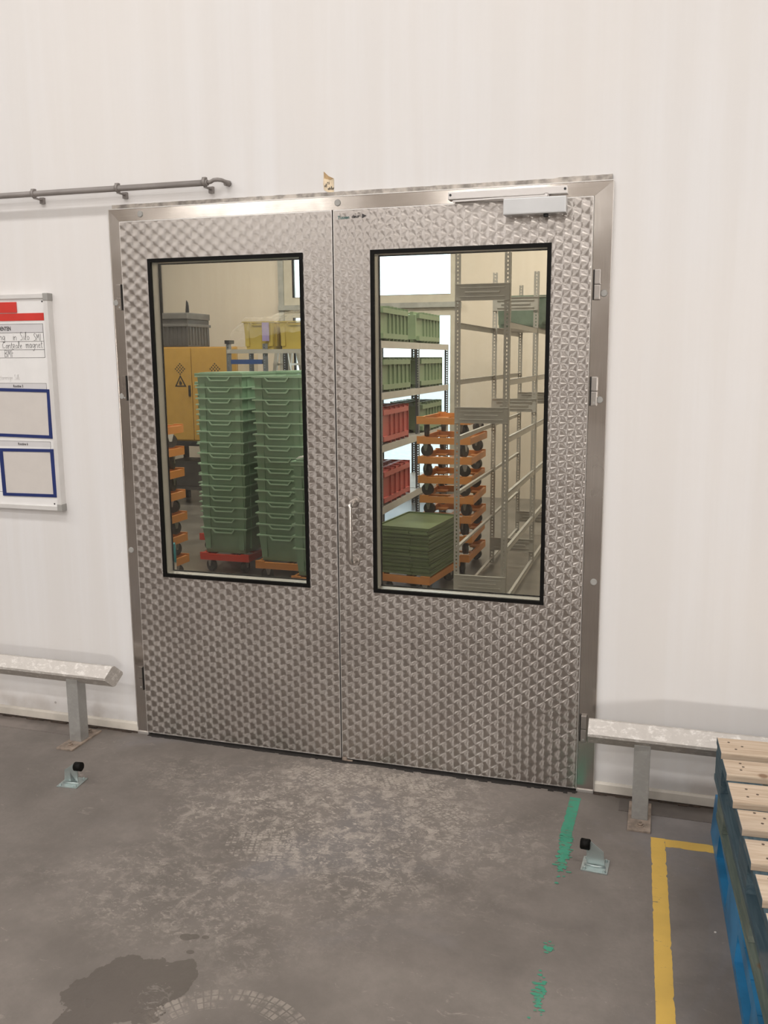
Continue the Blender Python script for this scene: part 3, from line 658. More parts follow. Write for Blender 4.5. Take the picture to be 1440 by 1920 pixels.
for (z0, z1, zt, s, tx) in ((1.528, 1.552, 1.5345, 'Routine 3', -1.520), (1.277, 1.300, 1.283, 'Routine 6', -1.518)):
    b = B(); box(b, -1.9, -1.349, yb, Yb, z0, z1); obj('header_field', b, M['board_grey'], wbd)
    b = B(); box(b, -1.9, -1.348, yb - 0.0003, Yb, z1 - 0.0006, z1 + 0.0006); box(b, -1.349, -1.348, yb - 0.0003, Yb, z0, z1)
    zz = z0 - 0.205; box(b, -1.9, -1.350, yb - 0.0003, Yb, zz - 0.0006, zz + 0.0006); box(b, -1.351, -1.350, yb - 0.0003, Yb, zz, z0); obj('table_lines', b, M['ink'], wbd)
    t = text_mesh(s, 0.0155, M['ink'], 0.0002, 0.0003, 0, 'LEFT', 0.85); put('lettering', t, wbd, (tx, yb - 0.0003, zt), (R(90), 0, 0))
def bar(nm, x0, x1, z0, z1, th, tilt, lab, cat, grp, mat, x_in=0.019):
    o = empty(nm, ((x0 + x1) / 2, Yb - th, (z0 + z1) / 2), (0, tilt, 0)); w = (x1 - x0) / 2; h = (z1 - z0) / 2
    b = B(); ringframe(b, -w, w, -h, h, -w + 0.0185, w - 0.0185, -h + 0.0135, h - 0.0135, 0, th - 0.0008); obj('magnetic_border', b, mat, o)
    b = B(); box(b, -w + 0.012, w - 0.012, th - 0.0016, th - 0.0008, -h + 0.01, h - 0.01); tag(obj('card', b, M['board_field'], o), 'blank grey card inside the blue border')
    tag(o, lab, cat, grp)
bar('document_holder', -1.735, -1.3305, 1.318, 1.530, 0.004, R(0.9), 'upper navy blue magnetic document holder under Routine 3', 'document holder', 'navy magnetic frames on the whiteboard', M['blue_mag'])
bar('document_holder', -1.618, -1.3325, 1.056, 1.268, 0.004, R(-0.6), 'lower navy blue magnetic document holder under Routine 6', 'document holder', 'navy magnetic frames on the whiteboard', M['blue_mag'])
b = B(); box(b, -0.2, 0.2, -0.002, 0, -0.0155, 0.0155); tag(obj('magnetic_strip', b, M['red_mag'], None, (-1.537, Yb - 0.0002, 1.8325)), 'long flat red magnetic strip above the table on the whiteboard', 'magnet')
b = B(); box(b, -0.115, 0.115, -0.005, 0, -0.0225, 0.0225, bev=0.0015); tag(obj('magnetic_block', b, M['red_mag'], None, (-1.585, Yb - 0.0002, 1.873)), 'thick red magnet block above the long red strip on the whiteboard', 'magnet')

# ============================================================ CRASH BARRIERS
def barrier(side):
    L = side < 0
    px = -1.207 if L else 1.176; pw = 0.0285
    o = empty('crash_barrier', (px, -0.14, 0))
    tag(o, 'low galvanised steel crash rail %s' % ('left of the doors, below the whiteboard' if L else 'right of the doors, running behind the pallets'), 'barrier', 'galvanised crash rails at the wall')
    h = 0.050; zc = 0.315; c = 0.010
    sec = []
    for (sy, sz) in ((-1, 0), (0, -1), (1, 0), (0, 1)):   # diamond with rounded corners
        nx = {(-1, 0): ((0, 1), (0, -1)), (0, -1): ((-1, 0), (1, 0)), (1, 0): ((0, -1), (0, 1)), (0, 1): ((1, 0), (-1, 0))}[(sy, sz)]
        for q in nx: sec.append((sy * h + (q[0] - sy) * c * 0.5, sz * h + (q[1] - sz) * c * 0.5))
    xa, xb = (-3.0, -1.010) if L else (0.985, 3.6)
    b = B(); A = []; Bv = []
    for (y, z) in sec:
        k = 0.30 * y if L else 0.0
        A.append(b.verts.new((xa - px, y, zc + z))); Bv.append(b.verts.new((xb + k - px, y, zc + z)))
    b.faces.new(A); b.faces.new(Bv[::-1])
    for i in range(8): b.faces.new([A[i], A[(i + 1) % 8], Bv[(i + 1) % 8], Bv[i]])
    obj('rail', b, M['galv'], o)
    for dx in ((0, -1.35) if L else (0, 1.5)):
        b = B(); box(b, dx - pw, dx + pw, -0.026, 0.030, 0.006, 0.292, bev=0.004)
        if L: cyl(b, (-0.004, 0.262), 0.004, dx + pw - 0.001, dx + pw + 0.0006, 'x', 10)
        obj('post', b, M['galv_post'], o)
        b = B(); box(b, dx - 0.04, dx + 0.04, -0.102, 0.105, 0.0, 0.007, bev=0.0015); pl = obj('base_plate', b, M['rust'], o)
        for (bx, by) in ((0.004, -0.066), (0.004, 0.07)):
            b = B(); cyl(b, (dx + bx, by), 0.013, 0.007, 0.0095, 'z', 16); cyl(b, (dx + bx, by), 0.0095, 0.0095, 0.017, 'z', 6); cyl(b, (dx + bx, by), 0.005, 0.017, 0.024, 'z', 10); obj('anchor_bolt', b, M['rust'], pl)
barrier(-1); barrier(1)

# ============================================================ DOOR STOPS
def stop(L):
    s = 1 if L else -1
    loc = (-0.985, -0.482, 0) if L else (1.045, -0.494, 0)
    o = empty('door_stop', loc, (0, 0, R(6) if L else R(-3)))
    tag(o, 'zinc door stop with black buffer %s' % ('in front of the left crash rail' if L else 'beside the green floor tape'), 'door stop', 'zinc floor door stops')
    b = B(); box(b, -0.043, 0.043, -0.042, 0.042, 0.0, 0.004, bev=0.0012); obj('base_plate', b, M['zinc'], o)
    b = B()
    prism(b, [(-0.030 * s, 0.004), (0.028 * s, 0.004), (0.030 * s, 0.078), (0.016 * s, 0.086), (-0.026 * s, 0.062 - 0.006)], -0.006, -0.002, 'y')
    tube(b, [(-0.034, -0.008, 0.0055), (0.0, -0.0125, 0.006), (0.034, -0.008, 0.0055)], 0.0035, 8)
    prism(b, [(-0.002, 0.004), (0.03, 0.004), (-0.002, 0.045)], -0.006 * s - 0.03 * 0, -0.003, 'y')
    obj('gusset_plate', b, M['zinc'], o)
    b = B()
    xa = 0.018 * s; xb = 0.050 * s
    cyl(b, (-0.004, 0.074), 0.0175, min(xa, xb) + 0.002, max(xa, xb) - 0.002, 'x', 24); cyl(b, (-0.004, 0.074), 0.015, min(xa, xb), max(xa, xb), 'x', 24)
    tag(obj('rubber_buffer', b, M['rubber'], o), 'black rubber buffer')
    for bx in (-0.032, 0.032):
        for by in (-0.031, 0.031):
            b = B(); cyl(b, (bx, by), 0.006, 0.004, 0.0065, 'z', 12); cyl(b, (bx, by), 0.004, 0.0065, 0.011, 'z', 6); obj('screw', b, M['zinc'], o)
stop(True); stop(False)

# ============================================================ FLOOR TAPES
def ragged(b, x0, y0, x1, y1, w, seg=0.012, rag=0.0018, z=0.0006):
    d = Vector((x1 - x0, y1 - y0)); L = d.length; d /= L; nrm = Vector((-d.y, d.x)); n = max(2, int(L / seg)); prev = None
    for i in range(n + 1):
        p = Vector((x0, y0)) + d * L * i / n
        a = p + nrm * (w / 2 + random.uniform(-rag, rag * 0.4) - (rag * 3 if random.random() < 0.06 else 0)); c = p - nrm * (w / 2 + random.uniform(-rag, rag * 0.4) - (rag * 3 if random.random() < 0.06 else 0))
        q = [b.verts.new((a.x, a.y, z)), b.verts.new((c.x, c.y, z)), b.verts.new((c.x, c.y, 0)), b.verts.new((a.x, a.y, 0))]
        if prev:
            for k in range(3): b.faces.new([prev[k], prev[k + 1], q[k + 1], q[k]])
        prev = q
b = B(); ragged(b, 1.2415, -0.262, 1.305, -2.4, 0.049, rag=0.0012); ragged(b, 1.2655, -0.288, 2.6, -0.25, 0.050, rag=0.0012)
tag(obj('yellow_floor_tape', b, M['yellow']), 'worn yellow floor tape forming a corner left of the pallets', 'floor tape')
b = B(); ragged(b, 0.9385, -0.055, 0.930, -0.34, 0.041, 0.01, 0.001); tag(obj('green_floor_tape', b, M['green_tape']), 'green floor tape strip running from the right jamb past the door stop', 'floor tape')
g = bpy.data.objects['green_floor_tape']
def patch(cx, cy, rx, ry, dens):
    b = B()
    for i in range(dens):
        x = cx + random.gauss(0, rx * 0.5); y = cy + random.gauss(0, ry * 0.5); n = 8; r0 = random.uniform(0.0018, 0.0065); st = random.uniform(1.0, 2.2)
        vs = [b.verts.new((x + math.cos(k * 6.283 / n) * r0 * st * random.uniform(.6, 1.1), y + math.sin(k * 6.283 / n) * r0 * random.uniform(.6, 1.1), 0.0008 + i * 2e-6)) for k in range(n)]
        b.faces.new(vs)
    return b
b = patch(0.938, -0.43, 0.017, 0.13, 420)
ragged(b, 0.932, -0.335, 0.936, -0.42, 0.036, 0.008, 0.004); tag(obj('worn_end', b, M['green_tape'], g), 'scraped remains of the green tape', kind='stuff'); 
for (cx, cy, rx, ry, n, lab) in ((0.950, -0.945, 0.012, 0.02, 26, 'small green tape scrap alone between the door stop and the lower scraps'), (0.950, -1.13, 0.016, 0.06, 70, 'larger patch of green tape scraps near the bottom edge of the photo'), ):
    tag(obj('tape_scrap', patch(cx, cy, rx, ry, n), M['green_tape']), lab, 'tape scrap', 'green tape scraps on the floor', 'stuff')
b = B(); cyl(b, (1.406, -0.742), 0.0035, 0.0, 0.002, 'z', 10); tag(obj('white_pellet', b, M['bin']), 'tiny white pellet on the floor between yellow tape and pallets', 'pellet')

# ============================================================ PALLETS
def pallet(loc, rot, mats_top, side, label, plain=False):
    o = empty('wooden_pallet', loc, (0, 0, rot)); tag(o, label, 'pallet', 'pallets stacked at the right edge')
    # local: x 0..1.0 (to the right), y 0..-1.2 (towards the camera)
    n = 8; w = 0.112; pitch = (1.2 - w) / (n - 1)
    for i in range(n):
        y1 = -i * pitch + random.uniform(-0.004, 0.004); y0 = y1 - w - random.uniform(-0.012, 0.004); dx = random.uniform(-0.004, 0.004)
        b = B(); vs = box(b, dx, 1.0 + dx, y0, y1, 0.122, 0.143, 0, 0.0015)
        for f in b.faces:
            if f.normal.length == 0: f.normal_update()
            if abs(f.calc_center_median().x - dx) < 0.004: f.material_index = 1
        ob = obj('deck_board', b, [mats_top, side], o); ob.rotation_euler = (0, 0, R(random.uniform(-0.25, 0.25)))
        b = B()
        for (nx, ny) in ((0.05, 0.03), (0.04, 0.085), (0.062, 0.06), (0.48, 0.03), (0.5, 0.08), (0.95, 0.03), (0.94, 0.085)):
            cyl(b, (nx + random.uniform(-.01, .01), y0 + ny + random.uniform(-.008, .008)), 0.0042, 0.1425, 0.1434, 'z', 7)
        tag(obj('nail_heads', b, M['nail'], ob), kind='stuff')
    for i, x in enumerate((0.0, 0.45, 0.9)):
        b = B(); box(b, x + 0.004, x + 0.1, -1.2, 0, 0.100, 0.1215, 0, 0.001); obj('stringer_board', b, side, o)
        for y in (0, -0.53, -1.06):
            b = B(); box(b, x + 0.002, x + 0.098, y - 0.14, y, 0.020, 0.0995, 0, 0.001); obj('block', b, side, o)
        b = B(); box(b, x, x + 0.1, -1.2, 0, 0.0, 0.0195, 0, 0.001); obj('bottom_board', b, side, o)
    return o
pallet((1.407, -0.352, 0.2888), R(3.4), M['wood'], M['wood_blue'], 'topmost wooden pallet with pale deck boards and blue painted ends')
pallet((1.421, -0.335, 0.1444), R(3.5), M['wood_grey'], M['wood_grey'], 'middle pallet of weathered blue-green wood under the pale one')
# blue plastic pallet, bottom
o = empty('plastic_pallet', (1.428, -0.170, 0), (0, 0, R(2.0))); tag(o, 'bright blue plastic pallet at the bottom of the pallet stack', 'pallet', 'pallets stacked at the right edge')
def sidewall(b, x0, x1):
    # wall along y with two fork openings; slightly flared foot
    ys = [0, -0.045, -0.20, -0.235, -0.52, -0.56, -0.66, -0.70, -1.05, -1.08, -1.2]
    def solid(y0, y1, z0, z1): prism(b, [(x0 - (0.144 - z0) * 0.06, z0), (x0 - (0.144 - z1) * 0.06, z1), (x1, z1), (x1, z0)], y0, y1, 'y')
    for (y1, y0) in ((0, -0.20), (-0.48, -0.72), (-1.0, -1.2)): solid(y0, y1, 0, 0.142)
    for (y1, y0) in ((-0.20, -0.48), (-0.72, -1.0)): solid(y0, y1, 0.105, 0.142); solid(y0, y1, 0, 0.022)
b = B(); sidewall(b, 0, 0.1); obj('runner', b, M['blue_plastic'], o)
for q in (0.45, 0.9):
    b = B(); sidewall(b, q, q + 0.1); obj('runner', b, M['blue_plastic'], o)
b = B()
for i in range(10): box(b, 0.0, 1.0, -0.10 - i * 0.1213, -i * 0.1213, 0.1422, 0.1436)
obj('deck', b, M['blue_plastic'], o)

# ============================================================ STORE ROOM
def crate_mesh(name, Wd, Ld, H, mat, lip=None, handles=True):
    RX, RY = (0.0, 0.0) if handles else (0.012, 0.012)
    b = B(); t = 0.004; tp = 0.018
    w0, l0 = Wd / 2 - 0.032, Ld / 2 - 0.032; w1, l1 = Wd / 2 - 0.014, Ld / 2 - 0.014
    def loop(w, l, z): return [b.verts.new(p) for p in ((-w, -l, z), (w, -l, z), (w, l, z), (-w, l, z))]
    A, T, Ti, Ai = loop(w0, l0, 0), loop(w1, l1, H - 0.012), loop(w1 - t, l1 - t, H - 0.012), loop(w0 - t, l0 - t, 0.006)
    b.faces.new(A[::-1]); b.faces.new(Ai)
    for P, Q in ((A, T), (T, Ti), (Ti, Ai)):
        for i in range(4): b.faces.new([P[i], P[(i + 1) % 4], Q[(i + 1) % 4], Q[i]])
    # rim
    W2, L2 = Wd / 2, Ld / 2
    for (x0, x1, y0, y1) in ((-W2, W2, -L2, -L2 + 0.016), (-W2, W2, L2 - 0.016, L2), (-W2, -W2 + 0.016, -L2 + 0.016, L2 - 0.016), (W2 - 0.016, W2, -L2 + 0.016, L2 - 0.016)):
        box(b, x0, x1, y0, y1, H - 0.010, H, 1)
    # handle dip on the short ends, ribs
    for s in (-1, 1):
        y0, y1 = (-L2 - 0.004, -L2 + 0.010) if s < 0 else (L2 - 0.010, L2 + 0.004)
        k = Wd * 0.24; z = H - 0.008; d = 0.026; e = Wd * 0.07
        prism(b, [(-k, z + 0.006), (-k + e, z - d + 0.004), (k - e, z - d + 0.004), (k, z + 0.006), (k, z - 0.002), (k - e * 0.8, z - d - 0.006), (-k + e * 0.8, z - d - 0.006), (-k, z - 0.002)], y0, y1, 'y', 1) if handles else None
        for rx in (-0.36, 0.36):
            yy = l0 + 0.004
            x = rx * Wd
            pts = [(x - 0.022, 0.006), (x + 0.022, 0.006), (x + 0.025, H - 0.012), (x - 0.025, H - 0.012)]
            box(b, x - 0.022, x + 0.022, (-l1 - 0.002 - RY) if s < 0 else (l0), (-l0) if s < 0 else (l1 + 0.002 + RY), 0.03, H - 0.012)
    for s in (-1, 1):
        for ry in (-0.3, 0, 0.3):
            y = ry * Ld
            box(b, (-w1 - 0.002 - RX) if s < 0 else w0, (-w0) if s < 0 else w1 + 0.002 + RX, y - 0.018, y + 0.018, 0.03, H - 0.012)
    return mesh(name, b, [mat, lip or mat])
ME_G = crate_mesh('green_crate', 0.40, 0.60, 0.20, M['green'], M['green_lip'])
ME_S = crate_mesh('sage_crate', 0.30, 0.40, 0.22, M['green_d'], None, False)
ME_R = crate_mesh('red_crate', 0.32, 0.40, 0.24, M['red'], None, False)
def lid_mesh():
    b = B(); box(b, -0.2, 0.2, -0.3, 0.3, 0, 0.018, 0, 0.004); box(b, -0.17, 0.17, -0.27, 0.27, 0.018, 0.024, 0, 0.002); return mesh('crate_lid', b, M['green'])
ME_LID = lid_mesh()
# dolly
def dolly_meshes(mat, nm):
    b = B(); L, Wd, z0, z1 = 0.31, 0.21, 0.100, 0.155
    ringframe_pts = [(-Wd, -L), (Wd, -L), (Wd, L), (-Wd, L)]
    # perimeter rim
    for (x0, x1, y0, y1) in ((-Wd, Wd, -L, -L + 0.02), (-Wd, Wd, L - 0.02, L), (-Wd, -Wd + 0.02, -L + 0.02, L - 0.02), (Wd - 0.02, Wd, -L + 0.02, L - 0.02)):
        box(b, x0, x1, y0, y1, z0, z1 - 0.006)
    for (x, y) in ((-1, -1), (1, -1), (1, 1), (-1, 1)):   # raised corners and caster pads
        xa, ya = x * Wd, y * L
        box(b, min(xa, xa - x * 0.07), max(xa, xa - x * 0.07), min(ya, ya - y * 0.014), max(ya, ya - y * 0.014), z1 - 0.008, z1 + 0.003)
        box(b, min(xa - x * 0.02, xa - x * 0.11), max(xa - x * 0.02, xa - x * 0.11), min(ya - y * 0.02, ya - y * 0.11), max(ya - y * 0.02, ya - y * 0.11), z0 + 0.008, z0 + 0.018)
    box(b, -Wd + 0.02, Wd - 0.02, -0.02, 0.02, z0 + 0.008, z0 + 0.02); box(b, -0.02, 0.02, -L + 0.02, L - 0.02, z0 + 0.008, z0 + 0.02)
    return mesh(nm, b, mat)
ME_DO = dolly_meshes(M['orange'], 'dolly_deck'); ME_DR = dolly_meshes(M['red_dolly'], 'dolly_deck')
def caster_meshes():
    b = B(); cyl(b, (0, 0), 0.03, 0.100, 0.107, 'z', 12)
    for s in (-1, 1): prism(b, [(-0.022, 0.1), (0.024, 0.1), (0.008, 0.042), (-0.008, 0.042)], s * 0.021 - 0.0015, s * 0.021 + 0.0015, 'y')
    cyl(b, (0, 0.05), 0.006, -0.025, 0.025, 'y', 8); f = mesh('caster', b, M['fork'])
    b = B(); cyl(b, (0, 0.046), 0.046, -0.017, 0.017, 'y', 18); w = mesh('wheel', b, M['wheel']); return f, w
ME_F, ME_W = caster_meshes()
def dolly(me, name='transport_dolly'):
    o = empty(name); put('dolly_deck', me, o)
    for (x, y) in ((-1, -1), (1, -1), (1, 1), (-1, 1)):
        c = put('caster', ME_F, o, (x * 0.145, y * 0.245, 0.0), (0, 0, random.uniform(0, 6.28))); put('wheel', ME_W, c, (0.0, 0, 0.0))
    return o
def place(o, loc, rz): o.location = loc; o.rotation_euler = (0, 0, rz); return o
P_O = dolly(ME_DO); P_R = dolly(ME_DR); used = {'o': False, 'r': False}
def new_dolly(k, loc, rz, label, group=None):
    src = P_O if k == 'o' else P_R
    if used[k]:
        o = copy_tree(src)
        for c in o.children:
            if c.name.startswith('caster'): c.rotation_euler = (0, 0, random.uniform(0, 6.28))
    else: o = src; used[k] = True
    place(o, loc, rz); tag(o, label, 'dolly', group or 'plastic transport dollies')
    if 'group' in o and group: o['group'] = group
    return o
# crate stacks (x, y centre, number, dolly colour, rotation, label)
def crate_stack(cx, cy, n, dk, lab, group, rz=0.0, lid=False, me=ME_G, pitch=0.0836):
    new_dolly(dk, (cx, cy, 0), rz, '%s wheeled dolly under the %s' % ('orange' if dk == 'o' else 'red', lab), 'dollies under the green crate stacks')
    for i in range(n):
        k = n - 1 - i
        o = put('green_crate', me, None, (cx + random.uniform(-.003, .003), cy + random.uniform(-.003, .003), 0.157 + i * pitch), (0, 0, rz + R(random.uniform(-0.6, 0.6))))
        tag(o, '%s green nested crate in the %s' % (from_top(k, n), lab), 'crate', group)
    zt = 0.157 + (n - 1) * pitch + 0.2
    if lid:  # lid closing the top crate of the stack
        o = put('flat_lid', ME_LID, None, (cx, cy, zt + 0.001), (0, 0, rz)); tag(o, 'flat green lid on top of the %s' % lab, 'tray', 'flat green lids on the crate stacks')
    return zt
crate_stack(-2.035, 3.07, 15, 'r', 'front left crate stack', 'crates of the left front stack', 0, True)
crate_stack(-2.42, 3.74, 14, 'r', 'hidden far left crate stack', 'crates of the left rear stack', 0, True)
crate_stack(-1.485, 2.92, 15, 'o', 'middle crate stack', 'crates of the middle stack', 0, False)
crate_stack(-1.76, 3.74, 15, 'o', 'stack behind the middle stack', 'crates of the rear middle stack', 0, True)
zt = crate_stack(-1.035, 2.56, 8, 'o', 'short right crate stack', 'crates of the short stack', 0, True)
# crumpled clear film on the short stack
b = B(); N = 14
g_ = [[b.verts.new((-0.17 + 0.34 * i / N, -0.28 + 0.4 * j / N, 0.012 + 0.05 * math.sin(math.pi * i / N) * math.sin(math.pi * j / N) + random.uniform(-0.011, 0.011))) for j in range(N + 1)] for i in range(N + 1)]
for i in range(N):
    for j in range(N): b.faces.new([g_[i][j], g_[i + 1][j], g_[i + 1][j + 1], g_[i][j + 1]])
bmesh.ops.solidify(b, geom=b.faces[:], thickness=0.001)
tag(obj('plastic_film', b, M['film'], None, (-1.035, 2.56, zt + 0.028)), 'crumpled clear plastic film lying on the short crate stack', 'film')
# dolly towers
for k in range(8):
    new_dolly('o', (-2.17, 1.80, 0.151 * k), R(random.uniform(-2, 2)), '%s orange dolly in the tower left of the green crates' % from_top(7 - k, 8), 'orange dollies in the left tower')
for k in range(8):
    new_dolly('o', (-0.385 + random.uniform(-.01, .01), 3.52, 0.151 * k), R(random.uniform(-2.5, 2.5)), '%s orange dolly in the tower behind the right window' % from_top(7 - k, 8), 'orange dollies in the right tower')
# olive lids pile on dolly
new_dolly('o', (-0.475, 2.80, 0), R(-7), 'orange dolly under the pile of olive green lids', 'dolly under the lid pile')
b = B(); box(b, -0.2, 0.2, -0.3, 0.3, 0.0, 0.014, 0, 0.003); box(b, -0.192, 0.192, -0.292, 0.292, 0.014, 0.024); 
for s in (-1, 1): box(b, -0.06, 0.06, s * 0.3 - 0.004, s * 0.3 + 0.004, 0.003, 0.02)
ME_T = mesh('olive_lid', b, M['green_lid'])
b = B(); box(b, -0.2, 0.2, -0.3, 0.3, 0.0, 0.012, 0, 0.003); 
for (x0, x1, y0, y1) in ((-0.2, 0.2, -0.3, -0.29), (-0.2, 0.2, 0.29, 0.3), (-0.2, -0.19, -0.29, 0.29), (0.19, 0.2, -0.29, 0.29)): box(b, x0, x1, y0, y1, 0.012, 0.022)
ME_T2 = mesh('olive_lid', b, M['green_lid'])
NT = 13; z = 0.1585
for i in range(NT):
    k = NT - 1 - i
    o = put('flat_lid', ME_T2 if k == 0 else ME_T, None, (-0.475 + random.uniform(-.008, .008), 2.80 + random.uniform(-.008, .008), z), (0, 0, R(-7 + random.uniform(-2, 2))))
    tag(o, '%s olive green lid in the flat pile' % from_top(k, NT), 'tray', 'olive lids piled behind the right window'); z += 0.0262

# ------------------------------------------------------------ right rack
def angle_mesh(h, w=0.038, t=0.002, mat=None):
    b = B(); box(b, 0, w, 0, t, 0, h); box(b, 0, t, t, w, 0, h); return mesh('post', b, mat)
ME_P = angle_mesh(2.29, mat=M['rack_post'])
def rib_plate(w, h, mat, depth=0.004):
    b = B(); box(b, 0, w, -0.002, 0.002, 0, h); box(b, 0, w, -0.012, -0.002, h - 0.004, h); box(b, 0, w, -0.012, -0.002, 0, 0.004)
    for z0, z1, i in ((0.20 * h, 0.27 * h, 0.03), (0.44 * h, 0.56 * h, 0.06), (0.73 * h, 0.80 * h, 0.03)):
        box(b, i, w - i, -0.012, -0.002, z0, z1, 0, 0.003)
    return mesh('end_plate', b, mat)
rk = empty('steel_shelf_rack', (-0.107, 2.35, 0)); tag(rk, 'tall open grey perforated steel rack without shelves behind the right window', 'rack')
RW_, BAY = 0.355, 1.275
ME_EP = rib_plate(RW_ - 0.01, 0.103, M['rack'])
for f in range(3):
    y = f * BAY
    put('post', ME_P, rk, (0, y, 0.01), (0, 0, 0)); put('post', ME_P, rk, (RW_, y, 0.01), (0, 0, R(90)))
    for z in (2.01, 1.235, 0.12):
        put('end_plate', ME_EP, rk, (0.005, y - 0.001, z))
for f in range(2):
    for lv in (0.02, 0.373, 0.744, 1.11, 1.479, 1.84):
        for x, s in ((0.004, 1), (RW_ - 0.004, -1)):
            b = B(); xx = sorted((x, x + s * 0.002)); box(b, xx[0], xx[1], f * BAY + 0.03, (f + 1) * BAY + 0.005, lv, lv + 0.036)
            xx = sorted((x, x + s * 0.022)); box(b, xx[0], xx[1], f * BAY + 0.03, (f + 1) * BAY + 0.005, lv + 0.034, lv + 0.036); obj('side_rail', b, M['rack'], rk)
b = B(); box(b, 0.006, RW_ - 0.006, BAY + 0.03, 2 * BAY, 1.877, 1.881); obj('shelf_panel', b, M['rack'], rk)
o = put('green_crate', crate_mesh('green_crate', 0.46, 0.6, 0.25, simple('grey_green_crate', (0.20, 0.27, 0.21), 0.45)), None, (0.115, 4.05, 1.8815), (0, 0, 0)); o.data = o.data.copy(); 
tag(o, 'large green crate on the top shelf of the tall steel rack', 'crate')

# ------------------------------------------------------------ left rack with crates
lr = empty('crate_shelf', (-1.13, 4.0, 0)); tag(lr, 'long grey steel shelf holding green and red crates against the window', 'shelf')
ME_P2 = angle_mesh(1.80, 0.045, 0.0025, M['rack_dark'])
LEV = [1.80, 1.36, 0.905, 0.36]
for y in (0, 1.2, 2.4):
    put('post', ME_P2, lr, (0, y, 0), (0, 0, R(180))); put('post', ME_P2, lr, (-0.42, y, 0), (0, 0, R(-90)))
for zt in LEV:
    for f in (0, 1):
        b = B(); box(b, -0.003, 0.003, f * 1.2 - (0.0 if f else 0.03), f * 1.2 + 1.195, zt - 0.062, zt); box(b, -0.02, 0, f * 1.2, f * 1.2 + 1.195, zt - 0.003, zt); obj('shelf_beam', b, M['rack'], lr)
        b = B(); box(b, -0.41, -0.022, f * 1.2 + 0.01, f * 1.2 + 1.19, zt - 0.012, zt - 0.002); obj('shelf_board', b, M['rack'], lr)
POSN = ['nearest', 'second nearest', 'third nearest', 'fourth nearest', 'fifth nearest', 'sixth nearest', 'seventh nearest']
def crate_row(me, zsh, y0, n, pitch, half, name, lab, group, w):
    for i in range(n):
        # crate lying on its long side, opening towards +y
        o = put(name, me, None, (-1.335, 4.0 + y0 + i * pitch, zsh + w / 2 + 0.002), (R(90), R(0), R(180)))
        o.rotation_euler = (Matrix.Rotation(R(-90), 4, 'X') @ Matrix.Rotation(R(90), 4, 'Z')).to_euler()
        tag(o, '%s %s' % (POSN[i], lab), 'crate', group)
crate_row(ME_S, LEV[0], 0.02, 6, 0.115, 0, 'sage_crate', 'green crate on the front half of the top shelf', 'green crates on the top shelf, front', 0.30)
crate_row(ME_S, LEV[0], 1.18, 6, 0.125, 0, 'sage_crate', 'green crate on the rear half of the top shelf', 'green crates on the top shelf, rear', 0.30)
crate_row(ME_S, LEV[1], 0.02, 6, 0.13, 0, 'sage_crate', 'green crate on the front half of the second shelf', 'green crates on the second shelf, front', 0.30)
crate_row(ME_S, LEV[1], 1.25, 6, 0.135, 0, 'sage_crate', 'green crate on the rear half of the second shelf', 'green crates on the second shelf, rear', 0.30)
crate_row(ME_R, LEV[2], 0.02, 5, 0.14, 0, 'red_crate', 'red crate standing on its side on the third shelf', 'red crates on the third shelf', 0.32)
crate_row(ME_S, LEV[2], 1.3, 6, 0.12, 0, 'sage_crate', 'green crate at the rear of the third shelf', 'green crates on the third shelf, rear', 0.30)
crate_row(ME_R, LEV[3], 0.02, 5, 0.15, 0, 'red_crate', 'red crate standing on its side on the lowest shelf', 'red crates on the lowest shelf', 0.32)

# ------------------------------------------------------------ yellow cabinet on bench
bn = empty('workbench', (-3.75, 5.8, 0)); tag(bn, 'dark bench carrying the yellow safety cabinet behind the left window', 'bench')
b = B(); box(b, -0.6, 0.6, -0.33, 0.3, 0.69, 0.742, 0, 0.004); obj('bench_top', b, M['black'], bn)
for sx in (-0.56, 0.52):
    for sy in (-0.3, 0.25):
        b = B(); box(b, sx, sx + 0.05, sy, sy + 0.05, 0, 0.69); obj('leg', b, M['black'], bn)
b = B(); box(b, -0.55, 0.55, -0.26, 0.25, 0.18, 0.21); box(b, -0.5, 0.1, -0.2, 0.2, 0.21, 0.5, 0, 0.01); obj('lower_shelf', b, M['greybox'], bn)
cb = empty('safety_cabinet', (-3.745, 5.5, 0.744)); tag(cb, 'yellow two-door flammables cabinet with warning triangle, on the dark bench', 'cabinet')
b = B(); box(b, -0.48, 0.48, 0.0, 0.5, 0, 1.04); obj('body', b, M['cab'], cb)
for x0, x1, cxs in ((-0.475, -0.083, -0.22), (-0.075, 0.475, 0.21)):
    b = B(); box(b, x0, x1, -0.02, -0.001, 0.015, 1.03, 0, 0.003); d = obj('door', b, M['cab'], cb)
    b = B()
    for i in range(4):
        for j in range(4):
            u, v = (i - 1.5) * 0.026, (j - 1.5) * 0.026
            X = cxs + (u - v) * 0.72; Z = 0.80 + (u + v) * 0.72; r = 0.010
            prism(b, [(X - r, Z), (X, Z - r), (X + r, Z), (X, Z + r)], -0.0215, -0.020, 'y')
    obj('vent_symbol', b, M['ink'], d)
    b = B(); tri = [(cxs - 0.072, 0.605), (cxs + 0.072, 0.605), (cxs, 0.735)]; ti = [(cxs - 0.048, 0.618), (cxs + 0.048, 0.618), (cxs, 0.708)]
    for i in range(3): prism(b, [tri[i], tri[(i + 1) % 3], ti[(i + 1) % 3], ti[i]], -0.0215, -0.020, 'y')
    prism(b, [(cxs - 0.014, 0.624), (cxs + 0.012, 0.624), (cxs + 0.018, 0.645), (cxs + 0.008, 0.665), (cxs + 0.002, 0.655), (cxs - 0.002, 0.685), (cxs - 0.018, 0.65)], -0.0215, -0.020, 'y')
    obj('flame_triangle', b, M['ink'], d)
